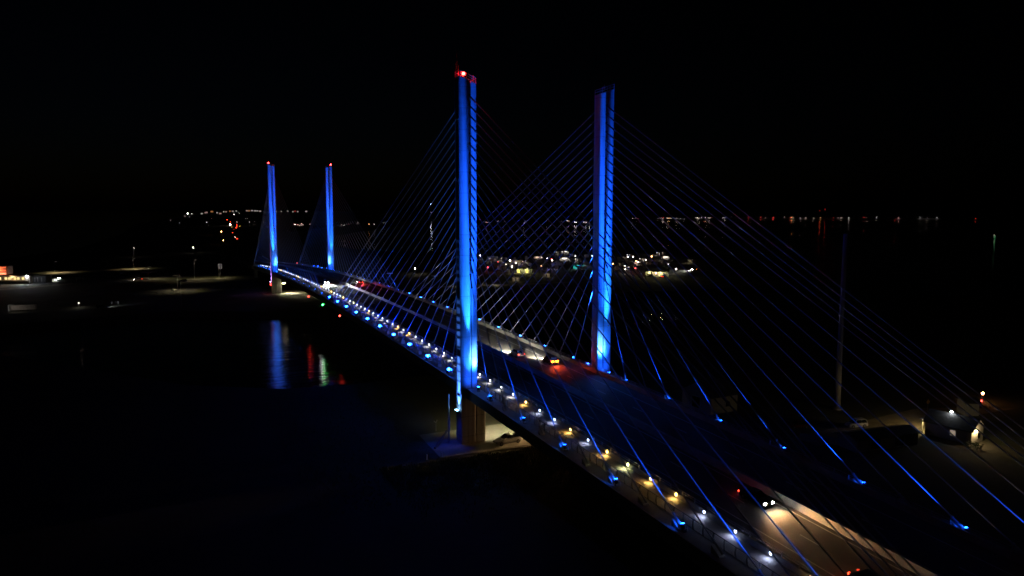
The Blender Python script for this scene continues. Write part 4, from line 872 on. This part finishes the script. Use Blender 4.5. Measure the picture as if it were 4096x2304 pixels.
# ------------------------------------------------------------------ restaurant on the far beach
t = empty('restaurant', (-163.0, 417, 2.5), 'beach restaurant with a row of yellow windows and a red-lit upper deck', 'restaurant', None, R(-22))
MB().box((0, 5.0, 2.5), (30, 9.6, 5.0)).build('wall', mat('rest_wall', (.36, .3, .24), .8, .1, .4), t)
MB().box((0, 5.0, 5.15), (31, 10.8, .3)).box((6, 6, 5.6), (9, 5, .6)).build('roof', ROOFM, t)
MB().box((0, -.6, .7), (31.5, 2.4, 1.4)).build('plinth', CONC2, t)
MB().box((0, -1.85, 1.75), (31.5, .1, .7)).build('deck_railing', SIDING, t)
for i, x in enumerate((-13.5, -11.2, -8.9, -5.2, -2.9, .8, 2.9, 6.3, 8.3, 11.2)):
    f = MB().box((x, .16, 3.4), (1.95, .1, 1.9)).build('window', mat('dark_frame', (.06, .045, .03), .7), t); MB().box((x, .09, 3.4), (1.65, .04, 1.6)).build('pane', E_WIN, f)
for x in (-7, -.9, 4.6, 9.8): MB().box((x, -.7, 2.9), (.25, .25, 3.2)).build('post', SIDING, t)
f = MB().box((-6.5, 9, 8.0), (9.5, 6, 5.4)).build('upper_storey', mat('rest_upper', (.34, .2, .16), .8, .1, .4), t)
MB().box((-6.5, 9, 10.85), (10.5, 7, .3)).build('upper_roof', ROOFM, t)
for k, (zz, yy) in enumerate(((9.9, 5.9), (8.2, 5.9), (6.9, 5.9))): MB().box((-6.8, yy, zz), (8.6, .12, .2)).build('neon_strip', emit('neon', (1.0, .2, .07), 3), t)
MB().box((-3.6, 3.5, 6.1), (5, .3, .3)).build('roof_sign_lamp', emit('neon2', (1.0, .3, .16), 5), t)
light(light_data('POINT', 'neon_glow', (1, .2, .08), 700, .5), (-6, 4.6, 8.2), None, t)
light(light_data('POINT', 'deck_bulb', (1, .7, .35), 500, .4), (-6, -1.2, 4.4), None, t); light(light_data('POINT', 'deck_bulb', (1, .7, .35), 500, .4), (5, -1.2, 4.4), None, t)
MB().ball((13.8, -.5, 4.6), .55, 10, 8).build('corner_floodlight', E_FLW, t)
light(light_data('SPOT', 'corner_flood', (.9, .97, 1), REST_P, .3, 150, .8), (13.8, -1.3, 4.6), (13, -16, 0), t)
MB().box((19.5, 6, 2.3), (8, 7, 4.6)).build('annex_wall', GREYP, t); MB().box((19.5, 6, 4.75), (9, 8, .3)).build('annex_roof', ROOFM, t)
for x in (17, 18.8, 21.2): MB().box((x, 2.3, 2.4), (.5, .15, 2.6)).build('pillar', WHITE, t)
bush(-141.5, 415, 2.2, 'dark bush at the restaurant corner', 260, 2.0); bush(-138, 408, 1.6, 'low bush in the planting strip by the restaurant road', 200, 2.0)
t = empty('shelter_frame', (-121.9, 415, 2.5), 'open white frame shelter beside the restaurant lot', 'shelter'); mb = MB()
for s in (-1, 1): mb.box((s * 1.9, 0, 1.2), (.15, .15, 2.4))
mb.box((0, 0, 2.4), (4.2, 1.6, .12)); mb.build('frame', WHITE, t); MB().box((0, 0, .5), (3.2, .5, .1)).build('bench', BARK, t)

# ------------------------------------------------------------------ campground
RVM = mat('camper_shell', (.55, .55, .54), .5, .06, .8); RVD = mat('camper_shell_tan', (.38, .33, .26), .5, .06, .8)
def camper(k, x, y, i):
    rz = R(random.choice((-24, -24, 66, -20)) + random.uniform(-6, 6))
    desc = {'w': 'white camper with a bright white awning light', 'd': 'unlit pale camper', 't': 'tan-lit camper', 'p': 'camper with a pinkish lit awning', 'b': 'camper strung with blue bulbs', 'v': 'camper washed in violet-white light'}[k]
    t = empty('camper_trailer', (x, y, 2.5), desc + ' in the campground, %s out from the office' % ordn(i + 1), 'camper', 'campers parked in the campground', rz)
    L = random.uniform(7, 10)
    mb = MB(); h = L / 2; mb.loft([[(-1.2, y_, a), (1.2, y_, a), (1.25, y_, b - .3), (1.0, y_, b), (-1.0, y_, b), (-1.25, y_, b - .3)] for y_, a, b in ((-h, .9, 2.6), (-h + .5, .55, 3.1), (h - .9, .55, 3.1), (h, 1.1, 2.7))]); mb.build('shell', RVD if k == 't' else RVM, t)
    MB().box((0, .5, 3.25), (.8, 1.1, .3)).build('roof_vent', WHITE, t)
    for s in (-1, 1):
        f = MB().box((s * 1.27, 1.4, 2.1), (.04, 1.3, .7)).build('window', GLASS if k in 'd' and i % 3 else (E_DIM if k == 'd' else E_WIN), t)
        MB().cyl((s * 1.0, -.3, .38), (s * 1.22, -.3, .38), .38, n=10).build('wheel', RUBBER, t)
        MB().box((s * 1.29, -1.2, 1.6), (.03, .75, 1.9)).build('door', SIDING, t)
    if k in 'wpbvt':
        s = -1
        MB().box((s * 2.3, .3, 2.55), (2.2, 4.6, .07)).cyl((s * 3.3, -1.9, 0), (s * 3.3, -1.9, 2.5), .03, n=4).cyl((s * 3.3, 2.5, 0), (s * 3.3, 2.5, 2.5), .03, n=4).build('awning', RVM, t)
        MB().box((s * 3.42, .3, 2.5), (.08, 4.4, .34 if k != 'b' else .14)).build('awning_light', ecol(k, {'w': 5.0, 'p': 3.0, 't': .5, 'b': 4.0, 'v': 4.0}[k]), t)
        light(light_data('POINT', 'awning_glow_' + k, EC[k], {'w': 500, 'p': 260, 't': 300, 'b': 120, 'v': 1400}[k], .4), (s * 4.2, .2, 2.3), None, t)
for i, (k, x, y) in enumerate(sorted(RV, key=lambda q: math.hypot(q[1] - 245, q[2] - 290))): camper(k, x, y, i)
nm = {'w': 'white', 'r': 'red', 'o': 'orange', 'p': 'pinkish', 'y': 'yellow', 'g': 'green'}
for i, (k, x, y, s) in enumerate(sorted(RVLAMP, key=lambda q: math.hypot(q[1] - 245, q[2] - 290))):
    t = empty('street_lamp', (x, y, 2.5), '%s campground lamp, %s of them counted outward from the office' % (nm[k], ordn(i + 1)), 'street lamp', 'lamps in the campground')
    MB().cyl((0, 0, 0), (0, 0, 3.3), .06, n=5).build('pole', STEEL, t); MB().ball((0, 0, 3.5), .22 + .12 * s, 8, 6).build('lamp_head', ecol(k, 16), t)
    if i % 2 == 0: light(light_data('POINT', 'camp_lamp_' + k, EC[k], 260, .3), (0, 0, 2.6), None, t)
# office, washroom block, tent
t = gable_house('house', 'campground office with yellow-lit walls and a dark roof', (247.5, 292.5, 2.5), R(-40), 16, 8, 3.2, 1.8, wallm=SIDING, wins=(('S', -5, 1.6, 1.2, 1.2, 1), ('S', 2.0, 1.3, 1.1, 2.2, 1), ('W', 0, 1.6, 1.2, 1.2, 0), ('E', 0, 1.6, 1.2, 1.2, 0)))
light(light_data('POINT', 'office_bulb', (1, .9, .35), 900, .3), (-4.5, -5.2, 3.0), None, t); light(light_data('POINT', 'office_bulb', (1, .9, .35), 900, .3), (3, -5.2, 3.0), None, t)
MB().ball((-.5, -4.7, 2.2), .45, 8, 6).build('wall_lamp', ecol('p', 12), t)
t = gable_house('washroom_block', 'dark washroom block with two yellow-lit doorways', (173, 357, 2.5), R(-26), 12, 5, 2.8, 1.0, wallm=GREYP, wins=(('S', -4.0, 1.4, 1.8, 2.4, 1), ('S', 2.0, 1.4, 1.8, 2.4, 1), ('E', 0, 1.6, 1, 1, 0)))
for x in (-4.0, 2.0): light(light_data('POINT', 'wash_bulb', (1, .92, .35), 900, .3), (x, -3.6, 2.6), None, t); MB().box((x, -2.8, 1.4), (1.5, .1, 2.2)).build('doorway', ecol('y', 3.5), t)
t = empty('canvas_tent', (229.5, 372, 2.5), 'teal canvas tent glowing beside the violet-lit camper', 'tent', None, R(-25)); MB().add([(-5, -2, 0), (5, -2, 0), (5, 2, 0), (-5, 2, 0), (-4.5, 0, 3), (4.5, 0, 3)], [(0, 1, 5, 4), (2, 3, 4, 5), (0, 4, 3), (1, 2, 5), (0, 3, 2, 1)]).build('canopy', TEALM, t)
light(light_data('POINT', 'tent_glow', (.6, 1, .95), 900, .3), (0, -4.5, 2.5), None, t)
for i, (x, y, lb) in enumerate(((138.6, 300.0, 'small tan hut with a dark doorway on the shore path'), (171.0, 318.0, 'tan-roofed shed lit on the shore path'))):
    t = gable_house('shed', lb, (x, y, 2.5), R(-20), 4.5, 3.5, 2.6, 1.4, wallm=RVD, wins=(('S', 0, 1.1, .9, 1.9, 0),)); t['category'] = 'shed'
    light(light_data('POINT', 'hut_bulb', (1, .8, .55), 160, .3), (0, -4.5, 2.5), None, t)
lamp_post(92, 281, 5, 'short lamp post lighting the tan shore path', 0, 'w', 1500, arm=.6, group=None); lamp_post(112, 279, 5, 'short lamp post further along the tan shore path', 0, 'w', 900, arm=.6, group=None)
make_car('car', 'car with red brake lights leaving the campground', 'car', (304, 321, 2.52), R(100), DARKP, 'suv', 1, E_BRAKE, spot=(HEAD_P, (1, 1, .8), 80))
make_car('parked_car', 'dark car parked before the campground office', 'car', (238, 289, 2.52), R(60), DARKP, 'suv', 0)
make_car('car', 'car in front of the campground office with its lights on', 'car', (243.5, 279.5, 2.52), R(-60), DARKP, 'sedan', 1, E_TAIL)
t = empty('dock_lamp', (94, 377.7, 2.5), 'lone white lamp on a pole between the bridge and the campground', 'street lamp'); MB().cyl((0, 0, 0), (0, 0, 4), .07, n=5).build('pole', STEEL, t); MB().ball((0, 0, 4.2), .35, 8, 6).build('lamp_head', ecol('w', 40), t); light(light_data('POINT', 'dock', (1, .85, .65), 400, .3), (0, 0, 3.3), None, t)
for i, (x, y) in enumerate(((100, 352), (77, 385))): make_car('parked_car', 'pale car parked near the lone lamp, %s of two' % ordn(i + 1), 'car', (x, y, 2.52), R(70 + 30 * i), WHITE, 'sedan', 0)

# ------------------------------------------------------------------ far shores: houses, lamps, traffic
HC = {}
def far_lamp(k, x, y, z, s, dist, lab, group, emis=None, i=0):
    r = max(.35, s * dist / 2903 * .5) * FAR_R
    isH = i % 3 == 1 and k in 'wpo'
    if '#' in lab:
        HC[(group, isH)] = HC.get((group, isH), 0) + 1; lab = lab.replace('#', ordn(HC[(group, isH)]))
    if isH:
        t = empty('house', (x, y, 2.5), re.sub(r'^(\w+) lamp', r'house with \1 lit window', lab), 'house', group, R(random.uniform(-40, 40)))
        W = max(9, r * 4); D = 8; H = max(4.0, r * 2 + 2.5)
        MB().box((0, 0, H / 2), (W, D, H)).build('wall', GREYP, t); MB().add([(-W / 2 - .5, -D / 2 - .5, H), (W / 2 + .5, -D / 2 - .5, H), (W / 2 + .5, D / 2 + .5, H), (-W / 2 - .5, D / 2 + .5, H), (-W / 2 - .5, 0, H + 2.4), (W / 2 + .5, 0, H + 2.4)], [(0, 1, 5, 4), (2, 3, 4, 5), (0, 4, 3), (1, 2, 5), (0, 3, 2, 1)]).build('roof', ROOFM, t)
        MB().box((0, -D / 2 - .06, max(2.0, z - 2.5)), (r * 2.4, .08, r * 1.5)).build('window', ecol(k, emis or 9), t)
    else:
        t = empty('street_lamp', (x, y, 2.5), lab, 'street lamp', group)
        hp = max(3.0, z - 2.5)
        MB().cyl((0, 0, 0), (0, 0, hp), .12, n=4).build('pole', STEEL, t); MB().ball((0, 0, hp), r, 8, 6, (1, 1, .85)).build('lamp_head', ecol(k, emis or 9), t)
for i, (k, x, y, z, s, d) in enumerate(sorted(SHORE, key=lambda q: math.atan2(q[1] + 68, q[2] + 132))):
    far_lamp(k, x, y, z, s, d, '%s lamp on the far bay shore, # along from the coast' % nm[k], 'lights along the far bay shore', {'r': 7, 'o': 12}.get(k), i)
ci = li = 0
for i, (k, x, y, z, s, d) in enumerate(FARL):
    if k == 'r':
        ci += 1
        t = empty('car', (x, y, 2.6), 'distant car showing red tail lights on the coast road, %s from the bridge' % ordn(ci), 'car', 'traffic on the coast road')
        W = max(1.9, s * d / 2903 * .9)
        MB().loft([[(-W / 2, -2, .4), (W / 2, -2, .4), (W / 2, -2, 1.3), (-W / 2, -2, 1.3)], [(-W / 2, 2, .4), (W / 2, 2, .4), (W / 2, 2, 1.0), (-W / 2, 2, 1.0)]]).box((0, -.3, 1.5), (W * .8, 2.2, .6)).build('body', DARKP, t)
        for q in (-1, 1): MB().ball((q * W * .3, -2.1, 1.0), s * d / 2903 * .32, 6, 5, (1.2, .5, .8)).build('taillight', E_TAIL, t)
    else:
        li += 1
        far_lamp(k, x, y, z, s, d, '%s lamp along the distant coast road, # of the row' % nm[k], 'lights of the coast road', {3: 30, 5: 30, 4: 30}.get(s, 10), i)
for i, (k, x, y, z, s, d) in enumerate(ORANGE):
    far_lamp(k, x, y, z, s * .8, d, ('big orange glowing lamp at the coast road junction', 'smaller orange-white lamp nearer the bridge on the coast road', 'white lamp of the beach access road')[i], None, 40, 0)
for i, (k, x, y, z, s, d) in enumerate(TOWN):
    t = empty('apartment_tower', (x, y, 2.5), 'lit %s block of the seaside town on the horizon, %s along' % (('apartment', 'hotel', 'low')[i % 3], ordn(i + 1)), 'building', 'lit blocks of the town on the horizon')
    W = max(12, s * 10); H = max(14, z + 4)
    MB().box((0, 0, H / 2), (W * 1.15, 18, H)).build('wall', GREYP, t); MB().box((0, 0, H + .6), (W * .5, 9, 1.2)).build('roof', ROOFM, t)
    mb = MB()
    for a in range(3):
        for b in range(2): mb.box((-W * .36 + a * W * .36, -9.1, H * .93 - 4 - b * 5.5), (W * .3, .2, 4.0))
    mb.build('lit_window_pattern', ecol(k, TOWN_L), t)
for i, (k, x, y, z, s, d) in enumerate(REDS):
    t = empty('radio_mast', (x, y, 2.5), '%s red-topped mast far off above the bay shore' % ('taller', 'shorter')[i], 'radio mast')
    MB().cyl((0, 0, 0), (0, 0, z), .9, .5, n=5).build('lattice', STEEL, t); MB().ball((0, 0, z), 1.7, 8, 6).build('lamp_head', ecol('r', 2.5), t)
t = empty('radio_mast', (1245, 3690, 2.5), 'tall mast with one bright white light standing across the bay', 'radio mast')
MB().cyl((0, 0, 0), (0, 0, 82), .9, .5, n=5).build('lattice', STEEL, t); MB().ball((0, 0, 83), 2.6, 8, 6).build('lamp_head', ecol('c', 30), t); MB().ball((0, 0, 38), 1.0, 8, 6).build('lower_lamp', ecol('p', 12), t)
for i, (k, x, y, z, s, d) in enumerate(BUOY):
    t = empty('small_boat', (x, y, 0.0), '%s light of a boat out on the bay' % ('white stern', 'green side')[i], 'boat')
    MB().loft([[(-.6, -3.5, -.2), (.6, -3.5, -.2), (1.1, -3.5, .9), (-1.1, -3.5, .9)], [(-.6, 0, -.3), (.6, 0, -.3), (1.3, 0, .9), (-1.3, 0, .9)], [(-.05, 3.8, .1), (.05, 3.8, .1), (.1, 4.2, 1.2), (-.1, 4.2, 1.2)]]).build('hull', WHITE, t)
    MB().cyl((0, 0, .9), (0, 0, 2.4), .05, n=4).build('mast', STEEL, t); MB().ball((0, 0, 2.5), .4, 6, 5).build('lamp_head', ecol(k, 2.5), t)

# ================================================================== WORLD, SUN, CAMERA
world = bpy.data.worlds.new('World'); scene.world = world; world.use_nodes = True
nt = world.node_tree; nt.nodes.clear()
wo = nt.nodes.new('ShaderNodeOutputWorld'); bg = nt.nodes.new('ShaderNodeBackground'); sk = nt.nodes.new('ShaderNodeTexSky')
sk.sky_type = 'NISHITA'; sk.sun_disc = False; sk.sun_elevation = R(-6); sk.sun_rotation = R(0); sk.air_density = 1.0; sk.dust_density = 1.5
bg.inputs['Strength'].default_value = SKY
tn = nt.nodes.new('ShaderNodeVectorMath'); tn.operation = 'MULTIPLY'; tn.inputs[1].default_value = (.55, .85, 1.5)
nt.links.new(sk.outputs[0], tn.inputs[0]); nt.links.new(tn.outputs[0], bg.inputs['Color']); nt.links.new(bg.outputs[0], wo.inputs['Surface'])
sd = bpy.data.lights.new('faint_fill', 'SUN'); sd.energy = FAINT_FILL; sd.angle = R(0.5); sd.color = (1.0, .96, .9)  # added faint directional fill; the night itself is moonless
so = bpy.data.objects.new('faint_fill_light', sd); COL.objects.link(so); so.rotation_euler = (R(50), 0, R(-60)); so.location = (0, 0, 300)

cam = bpy.data.cameras.new('camera'); co = bpy.data.objects.new('camera', cam); COL.objects.link(co)
cam.sensor_fit = 'HORIZONTAL'; cam.sensor_width = 36.0; cam.lens = 36.0 * 2903.489 / 4096
cam.clip_start = 0.5; cam.clip_end = 120000
yaw, pit, roll = 0.44138772, 0.10579654, 0.00099042
s_, c_ = math.sin(yaw), math.cos(yaw)
f_ = Vector((s_ * math.cos(pit), c_ * math.cos(pit), -math.sin(pit))); r_ = Vector((c_, -s_, 0)); u_ = r_.cross(f_)
r2, u2 = r_ * math.cos(roll) + u_ * math.sin(roll), u_ * math.cos(roll) - r_ * math.sin(roll)
M = Matrix((r2, u2, -f_)).transposed().to_4x4(); M.translation = cam_p
co.matrix_world = M; scene.camera = co
scene.view_settings.view_transform = 'Standard'; scene.view_settings.look = 'None'
scene.view_settings.exposure = EXPO; scene.view_settings.gamma = 1.0
if HAZE > 0:
    vm, vnt, vout = nt_clear('night_haze'); pv = vnt.nodes.new('ShaderNodeVolumePrincipled')
    pv.inputs['Color'].default_value = (.9, .93, 1, 1); pv.inputs['Density'].default_value = HAZE; pv.inputs['Anisotropy'].default_value = HAZE_G
    vnt.links.new(pv.outputs[0], vout.inputs['Volume'])
    hz = MB().box((2000, 6000, 60), (24000, 20000, 122)).build('haze', vm); hz['kind'] = 'stuff'
cy = scene.cycles
cy.max_bounces = 4; cy.diffuse_bounces = 2; cy.glossy_bounces = 2; cy.transmission_bounces = 2; cy.volume_bounces = 0
cy.use_denoising = True; cy.sample_clamp_indirect = 8.0; cy.use_light_tree = True; cy.caustics_reflective = False; cy.caustics_refractive = False
cy.filter_width = 1.6; cy.use_adaptive_sampling = False
